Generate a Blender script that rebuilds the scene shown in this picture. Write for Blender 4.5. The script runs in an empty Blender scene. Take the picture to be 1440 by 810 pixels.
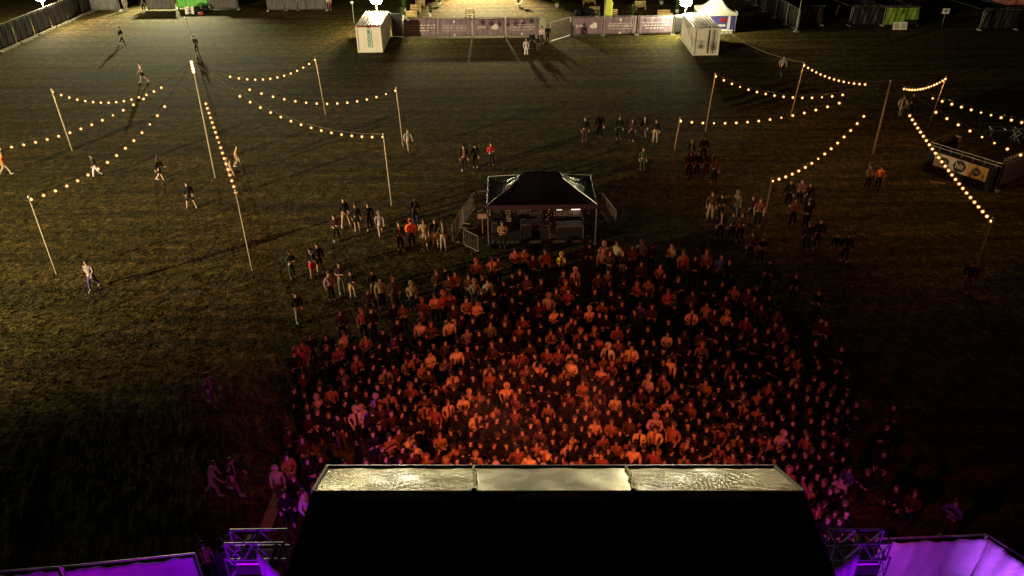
import bpy, bmesh, math, random
from mathutils import Vector, Matrix, Euler
R = math.radians
rnd = random.Random(7)
sc = bpy.context.scene
COL = sc.collection
# ------------------------------------------------------------------ camera
H = 21.2; PITCH = 31.3; ROLL = 0.7
cam_d = bpy.data.cameras.new('camera'); cam = bpy.data.objects.new('camera', cam_d); COL.objects.link(cam)
cam_d.sensor_width = 36; cam_d.lens = 28.0; cam_d.clip_end = 2000; cam_d.clip_start = 0.1
CM = Euler((R(90-PITCH), 0, 0)).to_matrix() @ Euler((0, 0, R(-ROLL))).to_matrix()
cam.matrix_world = Matrix.Translation((0, 0, H)) @ CM.to_4x4()
sc.camera = cam
F = 1120.0
CL = Vector((0, 0, H))
def ray(px, py):
    return (CM @ Vector(((px-720)/F, (405-py)/F, -1)))
def PZ(px, py, z):
    d = ray(px, py); return CL + d*((z-H)/d.z)
def PY(px, py, Y):
    d = ray(px, py); return CL + d*(Y/d.y)
def G(px, py): return PZ(px, py, 0)
CMI = CM.inverted()
def proj(p):
    q = CMI @ (Vector(p)-CL); return (720+F*q.x/-q.z, 405-F*q.y/-q.z)
# ------------------------------------------------------------------ materials
def new_mat(name):
    m = bpy.data.materials.new(name); m.use_nodes = True
    nt = m.node_tree; b = nt.nodes['Principled BSDF']
    return m, nt, b
def mat(name, col, rough=0.7, metal=0.0, var=0.25, scale=3.0, bump=0.0, bscale=20, spec=None, emis=None, estr=0, trans=0):
    m, nt, b = new_mat(name)
    b.inputs['Roughness'].default_value = rough; b.inputs['Metallic'].default_value = metal
    if spec is not None: b.inputs['Specular IOR Level'].default_value = spec
    tc = nt.nodes.new('ShaderNodeTexCoord')
    nz = nt.nodes.new('ShaderNodeTexNoise'); nz.inputs['Scale'].default_value = scale; nz.inputs['Detail'].default_value = 6
    nt.links.new(tc.outputs['Object'], nz.inputs['Vector'])
    mx = nt.nodes.new('ShaderNodeMix'); mx.data_type = 'RGBA'
    mx.inputs[6].default_value = (*[c*(1-var) for c in col], 1); mx.inputs[7].default_value = (*[min(1, c*(1+var)) for c in col], 1)
    nt.links.new(nz.outputs['Fac'], mx.inputs[0]); nt.links.new(mx.outputs[2], b.inputs['Base Color'])
    if bump:
        n2 = nt.nodes.new('ShaderNodeTexNoise'); n2.inputs['Distortion'].default_value = .6; n2.inputs['Scale'].default_value = bscale; n2.inputs['Detail'].default_value = 4
        nt.links.new(tc.outputs['Object'], n2.inputs['Vector'])
        bp = nt.nodes.new('ShaderNodeBump'); bp.inputs['Strength'].default_value = bump; bp.inputs['Distance'].default_value = 0.1
        nt.links.new(n2.outputs['Fac'], bp.inputs['Height']); nt.links.new(bp.outputs[0], b.inputs['Normal'])
    if emis:
        b.inputs['Emission Color'].default_value = (*emis, 1); b.inputs['Emission Strength'].default_value = estr
    return m
def emit(name, col, s):
    m = bpy.data.materials.new(name); m.use_nodes = True; nt = m.node_tree; nt.nodes.clear()
    e = nt.nodes.new('ShaderNodeEmission'); o = nt.nodes.new('ShaderNodeOutputMaterial')
    e.inputs[0].default_value = (*col, 1); e.inputs[1].default_value = s
    nt.links.new(e.outputs[0], o.inputs[0]); return m
def objcol(name, rough=0.85, scale=9, attr=None, sheen=0):
    m, nt, b = new_mat(name); b.inputs['Roughness'].default_value = rough
    b.inputs['Specular IOR Level'].default_value = 0.25
    tc = nt.nodes.new('ShaderNodeTexCoord'); nz = nt.nodes.new('ShaderNodeTexNoise')
    nz.inputs['Scale'].default_value = scale; nz.inputs['Detail'].default_value = 5
    nt.links.new(tc.outputs['Object'], nz.inputs['Vector'])
    mr = nt.nodes.new('ShaderNodeMapRange'); mr.inputs[1].default_value = .3; mr.inputs[2].default_value = .7
    mr.inputs[3].default_value = .55; mr.inputs[4].default_value = 1.2
    nt.links.new(nz.outputs['Fac'], mr.inputs[0])
    if attr:
        oi = nt.nodes.new('ShaderNodeAttribute'); oi.attribute_name = attr; co = oi.outputs['Color']
    else:
        oi = nt.nodes.new('ShaderNodeObjectInfo'); co = oi.outputs['Color']
    if name == 'fabric':
        sx = nt.nodes.new('ShaderNodeSeparateXYZ'); nt.links.new(tc.outputs['Object'], sx.inputs[0])
        rn = nt.nodes.new('ShaderNodeObjectInfo')
        def mth(op, a, b_=None):
            k = nt.nodes.new('ShaderNodeMath'); k.operation = op
            for i_, q in enumerate((a, b_)):
                if q is None: continue
                if isinstance(q, (int, float)): k.inputs[i_].default_value = q
                else: nt.links.new(q, k.inputs[i_])
            return k.outputs[0]
        wd = mth('MULTIPLY', mth('SUBTRACT', rn.outputs['Random'], .45), .13)
        inx = mth('LESS_THAN', mth('ABSOLUTE', sx.outputs['X']), wd)
        fr = mth('MULTIPLY', inx, mth('LESS_THAN', sx.outputs['Y'], -.06)); fr = mth('MULTIPLY', fr, mth('GREATER_THAN', sx.outputs['Z'], .95))
        mxx = nt.nodes.new('ShaderNodeMix'); mxx.data_type = 'RGBA'; nt.links.new(fr, mxx.inputs[0]); nt.links.new(co, mxx.inputs[6])
        rp = nt.nodes.new('ShaderNodeValToRGB'); rp.color_ramp.interpolation = 'CONSTANT'
        els = rp.color_ramp.elements; els[0].position = 0; els[0].color = (.03, .03, .03, 1); els[1].position = .6; els[1].color = (.5, .45, .4, 1)
        for p_, c_ in ((.7, (.02, .02, .03, 1)), (.85, (.35, .1, .08, 1)), (.93, (.03, .03, .03, 1))):
            e_ = els.new(p_); e_.color = c_
        nt.links.new(rn.outputs['Random'], rp.inputs[0]); nt.links.new(rp.outputs[0], mxx.inputs[7]); co = mxx.outputs[2]
    vm = nt.nodes.new('ShaderNodeVectorMath'); vm.operation = 'SCALE'
    nt.links.new(co, vm.inputs[0]); nt.links.new(mr.outputs[0], vm.inputs['Scale'])
    nt.links.new(vm.outputs[0], b.inputs['Base Color'])
    bp = nt.nodes.new('ShaderNodeBump'); bp.inputs['Strength'].default_value = .35; bp.inputs['Distance'].default_value = .05
    nt.links.new(nz.outputs['Fac'], bp.inputs['Height']); nt.links.new(bp.outputs[0], b.inputs['Normal'])
    return m
M = {}
M['cloth'] = objcol('fabric', .85, 9)
M['skin'] = objcol('skin', .55, 14)
M['hair'] = objcol('hair', .5, 30)
M['crowdmat'] = objcol('crowd_fabric', .85, 9, attr='col')
M['dark'] = mat('dark_detail', (.03, .015, .012), .5)
M['wood'] = mat('timber', (.33, .285, .19), .75, var=.35, scale=2, bump=.3)
M['wood_dark'] = mat('weathered_timber', (.27, .17, .1), .8, var=.4, scale=2, bump=.3)
M['cable'] = mat('rubber_cable', (.03, .025, .02), .6)
M['steel'] = mat('galvanised_steel', (.42, .42, .4), .38, metal=.7, var=.2)
M['dullsteel'] = mat('dull_steel', (.16, .16, .155), .6, metal=.4, var=.3, spec=.3)
M['bigpole'] = mat('old_dark_pole_wood', (.19, .12, .07), .8, var=.4, scale=2, bump=.3)
M['led'] = emit('lit_indicator', (1, .45, .15), .9)
M['alu'] = mat('truss_aluminium', (.26, .26, .28), .42, metal=.8, var=.15)
M['blacktarp'] = mat('black_tarpaulin', (.018, .017, .018), .45, var=.5, scale=1.5, bump=.6, bscale=2.5)
M['brown_tarp'] = mat('dusty_mesh_tarpaulin', (.022, .015, .013), .8, var=.8, spec=.08, scale=.7, bump=.5, bscale=2)
M['greytarp'] = mat('grey_mesh_tarpaulin', (.085, .085, .088), .6, var=.55, spec=.2, scale=1.2, bump=.6, bscale=2.5)
M['green'] = mat('green_banner_cloth', (.12, .5, .07), .6, var=.4, scale=1.2, bump=.5, bscale=2)
M['greendk'] = mat('olive_green_banner_cloth', (.16, .28, .03), .6, var=.4, scale=1.2, bump=.5, bscale=2)
M['purple_ban'] = mat('purple_banner_cloth', (.22, .16, .215), .6, var=.35, scale=.8, bump=.35, bscale=1.6)
M['white'] = mat('white_paint', (.75, .75, .72), .5, var=.08)
M['lettering'] = mat('white_print', (.8, .76, .78), .6, var=.15)
M['cream'] = mat('cream_board', (.7, .66, .45), .6, var=.1)
M['contain'] = mat('off_white_container_paint', (.7, .71, .63), .45, var=.16, scale=1.3)
M['red'] = mat('red_paint', (.32, .03, .03), .5, var=.3)
M['mint'] = mat('mint_print', (.4, .62, .52), .5, var=.1)
M['teal'] = mat('dark_teal_print', (.05, .2, .2), .5)
M['black'] = mat('black_plastic', (.012, .012, .013), .65, var=.3, spec=.2)
M['pallet'] = mat('pallet_timber', (.5, .36, .16), .75, var=.35, scale=4, bump=.3)
M['ply'] = mat('plywood', (.3, .19, .09), .7, var=.35, scale=1.5)
M['pvc_white'] = mat('white_tent_cloth', (.72, .73, .66), .5, var=.08, bump=.3, bscale=1.5)
M['leaf'] = mat('leaf', (.09, .13, .03), .5, var=.5, scale=4)
M['blue'] = mat('blue_print', (.07, .07, .32), .5, var=.3)
M['ramp'] = mat('rubber_ramp', (.2, .1, .035), .7, var=.4, scale=2)
M['purpletarp'] = mat('pale_stage_tarpaulin', (.42, .4, .45), .5, var=.45, scale=.9, bump=1.0, bscale=1.6)
M['yel'] = mat('yellow_flag_cloth', (.6, .66, .08), .6, var=.15)
M['amber'] = mat('amber_banner_print', (.5, .29, .09), .6, var=.15, scale=1)
M['pale'] = mat('pale_banner_print', (.6, .52, .46), .6, var=.12, scale=1)
M['concrete'] = mat('concrete_block', (.35, .34, .31), .85, var=.25)
M['rosy'] = mat('rosy_tent_cloth', (.5, .2, .2), .6, var=.2)
# grass
def grass_mat():
    m, nt, b = new_mat('festival_grass')
    L = nt.links.new; N = nt.nodes.new
    tc = N('ShaderNodeTexCoord')
    def noise(scale, det, sx=1, sy=1, rot=0, rough=.6):
        mp = N('ShaderNodeMapping'); mp.inputs['Scale'].default_value = (sx, sy, 1); mp.inputs['Rotation'].default_value = (0, 0, rot)
        L(tc.outputs['Object'], mp.inputs['Vector'])
        n = N('ShaderNodeTexNoise'); n.inputs['Scale'].default_value = scale; n.inputs['Detail'].default_value = det; n.inputs['Roughness'].default_value = rough
        L(mp.outputs[0], n.inputs['Vector']); return n.outputs['Fac']
    def ramp(src, a, bb, c0, c1):
        r = N('ShaderNodeValToRGB'); r.color_ramp.elements[0].position = a; r.color_ramp.elements[1].position = bb
        r.color_ramp.elements[0].color = (*c0, 1); r.color_ramp.elements[1].color = (*c1, 1); L(src, r.inputs[0]); return r.outputs[0]
    def mix(f, a, bb, mode='MIX'):
        x = N('ShaderNodeMix'); x.data_type = 'RGBA'; x.blend_type = mode
        if isinstance(f, float): x.inputs[0].default_value = f
        else: L(f, x.inputs[0])
        L(a, x.inputs[6]); L(bb, x.inputs[7]); return x.outputs[2]
    patch = noise(.09, 5, rough=.65)
    green = ramp(noise(1.3, 6), .35, .7, (.042, .042, .009), (.1, .09, .021))
    brown = ramp(noise(1.9, 6), .35, .7, (.052, .036, .011), (.13, .09, .03))
    base = mix(ramp(patch, .4, .62, (0, 0, 0), (1, 1, 1)), green, brown)
    speck = ramp(noise(5.0, 6, rough=.7), .42, .6, (.42, .42, .42), (1.75, 1.65, 1.45))
    base = mix(1.0, base, speck, 'MULTIPLY')
    speck2 = ramp(noise(1.7, 5, rough=.75), .42, .6, (.5, .5, .48), (1.5, 1.45, 1.4))
    base = mix(1.0, base, speck2, 'MULTIPLY')
    rows = ramp(noise(1.0, 5, .06, 1.0), .36, .62, (.42, .42, .4), (1.5, 1.45, 1.3))
    base = mix(.85, base, rows, 'MULTIPLY')
    rut = ramp(noise(.5, 3, .14, 1.6, R(-17)), .35, .42, (.5, .45, .4), (1, 1, 1))
    base = mix(.75, base, rut, 'MULTIPLY')
    L(base, b.inputs['Base Color']); b.inputs['Roughness'].default_value = .9
    b.inputs['Specular IOR Level'].default_value = .15
    h = N('ShaderNodeMath'); h.operation = 'ADD'
    h2 = N('ShaderNodeMath'); h2.operation = 'MULTIPLY'; h2.inputs[1].default_value = .5
    L(noise(9, 6, rough=.7), h.inputs[0]); L(noise(1.6, 3, .3, 1), h2.inputs[0]); L(h2.outputs[0], h.inputs[1])
    bp = N('ShaderNodeBump'); bp.inputs['Strength'].default_value = .8; bp.inputs['Distance'].default_value = .05
    L(h.outputs[0], bp.inputs['Height']); L(bp.outputs[0], b.inputs['Normal'])
    return m
M['grass'] = grass_mat()
# wrinkled stage valance
def valance_mat():
    m, nt, b = new_mat('wrinkled_white_pvc'); L = nt.links.new; N = nt.nodes.new
    tc = N('ShaderNodeTexCoord'); mp = N('ShaderNodeMapping'); mp.inputs['Scale'].default_value = (1, 1, 1); mp.inputs['Rotation'].default_value = (0, 0, R(35))
    L(tc.outputs['Object'], mp.inputs[0])
    mp2 = N('ShaderNodeMapping'); mp2.inputs['Scale'].default_value = (1.1, 5.5, 1); L(mp.outputs[0], mp2.inputs[0])
    n = N('ShaderNodeTexNoise'); n.inputs['Scale'].default_value = 2.6; n.inputs['Detail'].default_value = 7; n.inputs['Distortion'].default_value = .8
    L(mp2.outputs[0], n.inputs[0])
    big = N('ShaderNodeTexNoise'); big.inputs['Scale'].default_value = .55; big.inputs['Detail'].default_value = 1
    L(tc.outputs['Object'], big.inputs[0])
    st = N('ShaderNodeMapRange'); st.inputs[1].default_value = .42; st.inputs[2].default_value = .6; st.inputs[3].default_value = .45; st.inputs[4].default_value = 1.0
    L(big.outputs[0], st.inputs[0])
    bp = N('ShaderNodeBump'); bp.inputs['Distance'].default_value = .12; L(st.outputs[0], bp.inputs['Strength'])
    L(n.outputs[0], bp.inputs['Height']); L(bp.outputs[0], b.inputs['Normal'])
    vo = N('ShaderNodeTexVoronoi'); vo.inputs['Scale'].default_value = 1.7; vo.inputs['Randomness'].default_value = 1
    n3 = N('ShaderNodeTexNoise'); n3.inputs['Scale'].default_value = 2.2; n3.inputs['Detail'].default_value = 0
    L(tc.outputs['Object'], n3.inputs[0])
    r = N('ShaderNodeValToRGB'); r.color_ramp.elements[0].position = .52; r.color_ramp.elements[1].position = .55
    r.color_ramp.elements[0].color = (.8, .74, .58, 1); r.color_ramp.elements[1].color = (1, .94, .77, 1)
    L(n3.outputs[0], r.inputs[0]); L(r.outputs[0], b.inputs['Base Color'])
    b.inputs['Metallic'].default_value = .85; b.inputs['Specular IOR Level'].default_value = 1.0; b.inputs['Specular Tint'].default_value = (1, .93, .75, 1); b.inputs['Roughness'].default_value = .33; b.inputs['Coat Weight'].default_value = .3; b.inputs['Coat Roughness'].default_value = .22
    return m
M['valance'] = valance_mat()
def flat_valance():
    m = M['valance'].copy(); m.name = 'taut_white_pvc'; b = m.node_tree.nodes['Principled BSDF']; b.inputs['Roughness'].default_value = .4; b.inputs['Metallic'].default_value = .8; b.inputs['Coat Weight'].default_value = 0
    for n in m.node_tree.nodes:
        if n.type == 'MAP_RANGE': n.inputs[4].default_value = .1; n.inputs[3].default_value = .04
    return m
M['valance_flat'] = flat_valance()
M['roofblack'] = mat('black_stage_roof_sheet', (.014, .013, .012), .95, var=.5, scale=.6, bump=.05, bscale=1.2, spec=0)
M['canopy'] = mat('black_gazebo_cloth', (.008, .008, .009), .2, var=.4, scale=2, bump=.3, bscale=3, spec=.2)
M['corr'] = mat('glossy_container_roof', (.34, .28, .28), .3, var=.3, scale=2)
M['corrdark'] = mat('shade_dark_roof_grooves', (.06, .02, .02), .6)  # dark red plate paints in the shade between the roof ribs
M['bulbcore'] = emit('lit_filament', (1, .56, .2), 6)
def halo_bulb():  # oversized glowing shell imitates the amber halo around each bulb
    m = bpy.data.materials.new('amber_bulb_halo'); m.use_nodes = True; nt = m.node_tree; nt.nodes.clear()
    e = nt.nodes.new('ShaderNodeEmission'); o = nt.nodes.new('ShaderNodeOutputMaterial'); t = nt.nodes.new('ShaderNodeBsdfTransparent')
    e.inputs[0].default_value = (1, .33, .06, 1); e.inputs[1].default_value = .8
    mx = nt.nodes.new('ShaderNodeMixShader'); mx.inputs[0].default_value = .4
    nt.links.new(t.outputs[0], mx.inputs[1]); nt.links.new(e.outputs[0], mx.inputs[2]); nt.links.new(mx.outputs[0], o.inputs[0]); return m
M['bulbhalo'] = halo_bulb()
M['balloon'] = emit('lit_lamp_envelope', (1, .9, .52), 380)
M['lampwarm'] = emit('lit_warm_lamp', (1, .75, .4), 900)
M['screen'] = emit('lit_screen', (1, .95, .85), 1.1)
M['screenwarm'] = emit('lit_desk_lamp', (1, .75, .5), 6)
M['phone'] = emit('lit_phone_screen', (.85, .9, 1), 3)
# ------------------------------------------------------------------ mesh helpers
def bm_obj(name, bm, m, parent=None, smooth=False):
    me = bpy.data.meshes.new(name); bm.normal_update(); bm.to_mesh(me); bm.free()
    ms = m if isinstance(m, list) else [m]
    for x in ms: me.materials.append(x)
    if smooth:
        for p in me.polygons: p.use_smooth = True
    o = bpy.data.objects.new(name, me); COL.objects.link(o)
    if parent is not None: o.parent = parent
    return o
def box(bm, c, s, rz=0, mi=0, rx=0, ry=0):
    mt = Matrix.Translation(c) @ Euler((rx, ry, rz)).to_matrix().to_4x4() @ Matrix.Diagonal((s[0], s[1], s[2], 1))
    r = bmesh.ops.create_cube(bm, size=1, matrix=mt)
    for v in r['verts']:
        for f in v.link_faces: f.material_index = mi
    return r['verts']
def tube(bm, a, b, r1, r2=None, n=8, mi=0):
    a = Vector(a); b = Vector(b); r2 = r1 if r2 is None else r2
    d = b-a; L = d.length
    if L < 1e-6: return
    q = Vector((0, 0, 1)).rotation_difference(d.normalized()).to_matrix().to_4x4()
    r = bmesh.ops.create_cone(bm, cap_ends=True, segments=n, radius1=r1, radius2=r2, depth=L, matrix=Matrix.Translation((a+b)/2) @ q)
    for v in r['verts']:
        for f in v.link_faces: f.material_index = mi
def ball(bm, c, s, u=10, v=7, mi=0, rz=0):
    s = (s, s, s) if isinstance(s, (int, float)) else s
    mt = Matrix.Translation(c) @ Euler((0, 0, rz)).to_matrix().to_4x4() @ Matrix.Diagonal((*s, 1))
    r = bmesh.ops.create_uvsphere(bm, u_segments=u, v_segments=v, radius=1, matrix=mt)
    for x in r['verts']:
        for f in x.link_faces: f.material_index = mi
    return r['verts']
def thing(name, label, cat, loc=(0, 0, 0), rz=0, group=None):
    o = bpy.data.objects.new(name, None); COL.objects.link(o); o.empty_display_size = .3
    o.location = loc; o.rotation_euler = (0, 0, rz)
    return tag(o, label, cat, group)
def tag(o, label, cat, group=None):
    o['label'] = label; o['category'] = cat
    if group: o['group'] = group
    return o
def struct(o, kind='structure'):
    o['kind'] = kind; return o
def sheet(bm, P, nx, ny, thick=0.02, mi=0):
    """grid surface P(u,v)->Vector with real thickness"""
    def grid(off):
        g = []
        for j in range(ny+1):
            row = []
            for i in range(nx+1):
                p = Vector(P(i/nx, j/ny)); row.append(p)
            g.append(row)
        return g
    g = grid(0)
    def nrm(i, j):
        a = g[j][min(i+1, nx)]-g[j][max(i-1, 0)]; b = g[min(j+1, ny)][i]-g[max(j-1, 0)][i]
        n = a.cross(b); return n.normalized() if n.length > 1e-9 else Vector((0, 0, 1))
    A = [[bm.verts.new(g[j][i]) for i in range(nx+1)] for j in range(ny+1)]
    B = [[bm.verts.new(g[j][i]-nrm(i, j)*thick) for i in range(nx+1)] for j in range(ny+1)]
    for j in range(ny):
        for i in range(nx):
            f = bm.faces.new((A[j][i], A[j][i+1], A[j+1][i+1], A[j+1][i])); f.material_index = mi
            f = bm.faces.new((B[j][i], B[j+1][i], B[j+1][i+1], B[j][i+1])); f.material_index = mi
    for i in range(nx):
        bm.faces.new((A[0][i], B[0][i], B[0][i+1], A[0][i+1])); bm.faces.new((A[ny][i], A[ny][i+1], B[ny][i+1], B[ny][i]))
    for j in range(ny):
        bm.faces.new((A[j][0], A[j+1][0], B[j+1][0], B[j][0])); bm.faces.new((A[j][nx], B[j][nx], B[j+1][nx], A[j+1][nx]))
def text_obj(s, size, m, parent, loc, rot, name='lettering', depth=.01, align='CENTER', sx=1):
    cu = bpy.data.curves.new(name, 'FONT'); cu.body = s; cu.size = size; cu.extrude = depth; cu.align_x = align; cu.align_y = 'CENTER'
    cu.offset = size*.015
    t = bpy.data.objects.new('tmp', cu); COL.objects.link(t)
    dg = bpy.context.evaluated_depsgraph_get(); me = bpy.data.meshes.new_from_object(t.evaluated_get(dg))
    bpy.data.objects.remove(t); me.materials.clear(); me.materials.append(m); me.name = name
    o = bpy.data.objects.new(name, me); COL.objects.link(o); o.parent = parent; o.location = loc; o.rotation_euler = rot; o.scale = (sx, 1, 1)
    return o
# ------------------------------------------------------------------ world, sun
w = bpy.data.worlds.new('World'); sc.world = w; w.use_nodes = True
nt = w.node_tree; bg = nt.nodes['Background']; sky = nt.nodes.new('ShaderNodeTexSky'); sky.sky_type = 'NISHITA'; sky.sun_disc = False
sky.sun_elevation = R(3); sky.sun_rotation = R(180)
nt.links.new(sky.outputs[0], bg.inputs[0]); bg.inputs[1].default_value = 0.0022
v = sc.view_settings; v.view_transform = 'Standard'; v.look = 'None'; v.gamma = 1; v.exposure = 0; v.use_curve_mapping = False
sc.cycles.use_denoising = True
sc.cycles.max_bounces = 4; sc.cycles.diffuse_bounces = 2; sc.cycles.glossy_bounces = 2; sc.cycles.transparent_max_bounces = 6
sc.cycles.sample_clamp_indirect = 2.0
# ------------------------------------------------------------------ ground
bm = bmesh.new(); bmesh.ops.create_grid(bm, x_segments=40, y_segments=40, size=600, matrix=Matrix.Translation((0, 250, 0)))
g = struct(bm_obj('ground', bm, M['grass']))

import numpy as np
def tufts():
    rg = np.random.default_rng(3); N = 170000
    Y = 16+rg.random(N)**.9*88; X = (rg.random(N)-.5)*2*(16+Y*.66)
    keep = ~((np.abs(X-1)+rg.random(N)*2.5 < 9.5) & (Y+rg.random(N)*3 < 34)); X = X[keep]; Y = Y[keep]; n = len(X)
    B = 3; V = np.zeros((n, B, 3, 3), 'f')
    sc_ = np.clip(1.9-Y/42, .12, 1.1)
    for b in range(B):
        a = rg.random(n)*6.283; h = (.02+rg.random(n)*.05)*sc_; wd = (.018+rg.random(n)*.02)*sc_; ox = (rg.random(n)-.5)*.16; oy = (rg.random(n)-.5)*.16
        ca, sa = np.cos(a), np.sin(a); lx = (rg.random(n)-.5)*.14; ly = (rg.random(n)-.5)*.14
        for k, s_ in ((0, -1), (1, 1)):
            V[:, b, k, 0] = X+ox+ca*wd*s_; V[:, b, k, 1] = Y+oy+sa*wd*s_; V[:, b, k, 2] = 0
        V[:, b, 2, 0] = X+ox+lx; V[:, b, 2, 1] = Y+oy+ly; V[:, b, 2, 2] = h
    V = V.reshape(-1, 3); m = len(V)//3
    me = bpy.data.meshes.new('grass'); me.vertices.add(len(V)); me.vertices.foreach_set('co', V.ravel())
    me.loops.add(m*3); me.loops.foreach_set('vertex_index', np.arange(m*3, dtype='i')); me.polygons.add(m)
    me.polygons.foreach_set('loop_start', np.arange(0, m*3, 3, dtype='i')); me.update(calc_edges=True)
    mt = mat('grass_blades', (.062, .058, .022), .85, var=.5, scale=1.2, spec=.05); me.materials.append(mt)
    o = bpy.data.objects.new('grass', me); COL.objects.link(o); tag(o, 'short trampled grass blades over the whole festival field', 'grass'); struct(o, 'stuff')
tufts()
# ------------------------------------------------------------------ poles and string lights
def pole(b, t, r, label, m='wood', group=None, cat='pole', name='wooden_pole', extra=None):
    A = G(*b); B = PY(t[0], t[1], A.y)
    o = thing(name, label, cat, A, 0, group)
    bm = bmesh.new(); tube(bm, (0, 0, -.02), B-A, r*.85, r*.65, 10); bm_obj('pole_shaft', bm, M[m], o, True)
    bm = bmesh.new(); q = B-A; tube(bm, q-Vector((0, 0, .12)), q+Vector((0, 0, .03)), r*1.0, r*1.0, 10); bm_obj('top_collar', bm, M['steel'], o, True)
    return B
GP = 'timber poles carrying the string lights'
LT = pole((303, 250), (270, 86), .07, 'tallest timber pole left of centre where six light strings meet', group=GP)
RT = pole((1222, 240), (1253, 113), .092, 'thick dark timber pole on the right where the right hand light strings meet', 'bigpole', group=GP)
P1 = pole((102, 212), (72, 125), .07, 'leaning timber pole near the upper left edge with two light strings crossing it', group=GP)
P2 = pole((80, 386), (40, 276), .055, 'timber pole closest to the left edge of the photo, low on the dark grass', group=GP)
P4 = pole((355, 381), (331, 267), .05, 'timber pole on the left that ends the steep short light string', group=GP)
P5 = pole((458, 161), (443, 80), .06, 'timber pole left of the upper light string with a bare cable running to the container', group=GP)
P6 = pole((567, 206), (557, 123), .055, 'timber pole right of centre left field, farther of the pair by the grey ghostly walker', group=GP)
P7 = pole((551, 289), (539, 188), .06, 'timber pole standing behind the row of people left of the black tent', group=GP)
R1 = pole((992, 185), (1006, 103), .06, 'rusty brown pole upper right, nearest the white container shadow', 'wood_dark', group=GP)
R2 = pole((942, 251), (956, 166), .06, 'rusty brown pole standing just right above the black tent', 'wood_dark', group=GP)
R3 = pole((1112, 163), (1131, 88), .06, 'rusty brown pole farthest up on the right side of the field', 'wood_dark', group=GP)
R4 = pole((1071, 330), (1086, 250), .06, 'rusty brown pole rising beside the groups right of the crowd', 'wood_dark', group=GP)
R6 = pole((1305, 180), (1331, 107), .06, 'rusty brown pole behind the railed bar stand at the right edge', 'wood_dark', group=GP)
R7 = pole((1361, 410), (1397, 307), .05, 'rusty brown pole lowest on the right with a person at its foot', 'wood', group=GP)  # paler timber than its neighbours stands in for light falling on it
# thin pole behind the tall one
pole((277, 82), (261, 25), .05, 'thin bare pole standing behind the tallest left timber pole', group=None)
bm = bmesh.new(); bmesh.ops.create_icosphere(bm, subdivisions=2, radius=.056)
core_me = bpy.data.meshes.new('bulb'); bm.to_mesh(core_me); bm.free(); core_me.materials.append(M['bulbcore'])
bm = bmesh.new(); bmesh.ops.create_icosphere(bm, subdivisions=2, radius=.1)
for f in bm.faces: f.smooth = True
tube(bm, (0, 0, .07), (0, 0, .2), .022, .022, 8, 1)
halo_me = bpy.data.meshes.new('bulb_halo_socket'); bm.to_mesh(halo_me); bm.free(); halo_me.materials.append(M['bulbhalo']); halo_me.materials.append(M['cable'])
def string(A, B, end, n, label, sag0=None):
    best = None
    for si in range(0, 34):
        sag = si*.05
        for ti in range(30, 101):
            t = ti/100
            p = A.lerp(B, t); p.z -= sag*4*t*(1-t)
            q = proj(p); e = (q[0]-end[0])**2+(q[1]-end[1])**2 + sag*.4
            if best is None or e < best[0]: best = (e, sag, t)
    e, sag, te = best
    if sag0 is not None: sag = sag0
    print('STRING', label[:40], 'err %.1f sag %.2f t %.2f' % (e**.5, sag, te))
    def P(t):
        p = A.lerp(B, t); p.z -= sag*4*t*(1-t); return p
    o = thing('string_light', label, 'string lights', A, 0, 'festoon light strings over the field')
    bm = bmesh.new(); K = 28
    for i in range(K): tube(bm, P(i/K)-A, P((i+1)/K)-A, .014, .014, 5)
    bm_obj('cable', bm, M['cable'], o)
    t0 = .006
    for t in (te*.05, te*.45, te*.88):
        ld = bpy.data.lights.new('bulb_light', 'POINT'); ld.energy = 30; ld.color = (1, .5, .18); ld.shadow_soft_size = .08
        lo = bpy.data.objects.new('bulb_light', ld); COL.objects.link(lo); lo.parent = o; lo.location = P(t)-A-Vector((0, 0, .42))
    for i in range(n):
        t = t0+(te-t0)*i/(n-1)
        b = bpy.data.objects.new('bulb', core_me); COL.objects.link(b); b.parent = o
        b.location = P(t)-A-Vector((0, 0, .2)); b.rotation_euler = (rnd.uniform(-.2, .2), rnd.uniform(-.2, .2), rnd.random()*6)
        b.scale = (1,)*3 if rnd.random() > .08 else (.75,)*3
        c = bpy.data.objects.new('bulb_halo_socket', halo_me); COL.objects.link(c); c.parent = b
string(P1, LT, (226, 119), 15, 'string lights nearly level from the far left pole, topmost of the left strings')
string(PZ(-60, 210, 4.6), LT, (200, 135), 17, 'string lights entering at the left edge and passing in front of the leaning pole')
string(P2, LT, (230, 145), 15, 'string lights rising diagonally from the lowest left pole')
string(P4, LT, (289, 141), 18, 'steep short string lights coming down beside the tallest left pole')
string(P5, LT, (322, 104), 13, 'short upper string lights right of the tallest left pole')
string(P6, LT, (337+12, 124), 15, 'long sagging string lights running right to the far pole of the left field')
string(P7, LT, (337, 131), 15, 'string lights slanting down right toward the pole behind the bystanders')
string(R3, RT, (1218, 115), 14, 'upper string lights left of the thick dark pole, dropping from the farthest pole')
string(R1, RT, (1185, 129), 15, 'sagging string lights from the pole near the container shadow, crossing a far pole')
string(R2, RT, (1182, 141), 15, 'string lights starting just above the black tent and running right')
string(R4, RT, (1216, 159), 15, 'bright string lights curving up to the right above the bystanders right of the crowd')
string(R6, RT, (1272, 121), 16, 'shortest tightly packed string lights right of the thick dark pole')
string(PZ(1500, 180, 4.6), RT, (1314, 134), 14, 'string lights leaving at the right edge, upper of the two above the bar stand')
string(PZ(1478, 230, 4.6), RT, (1318, 154), 10, 'string lights leaving at the right edge, lower of the two above the bar stand')
string(R7, RT, (1280, 158), 25, 'long string lights dropping across the bar banner to the lowest right pole')
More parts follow.
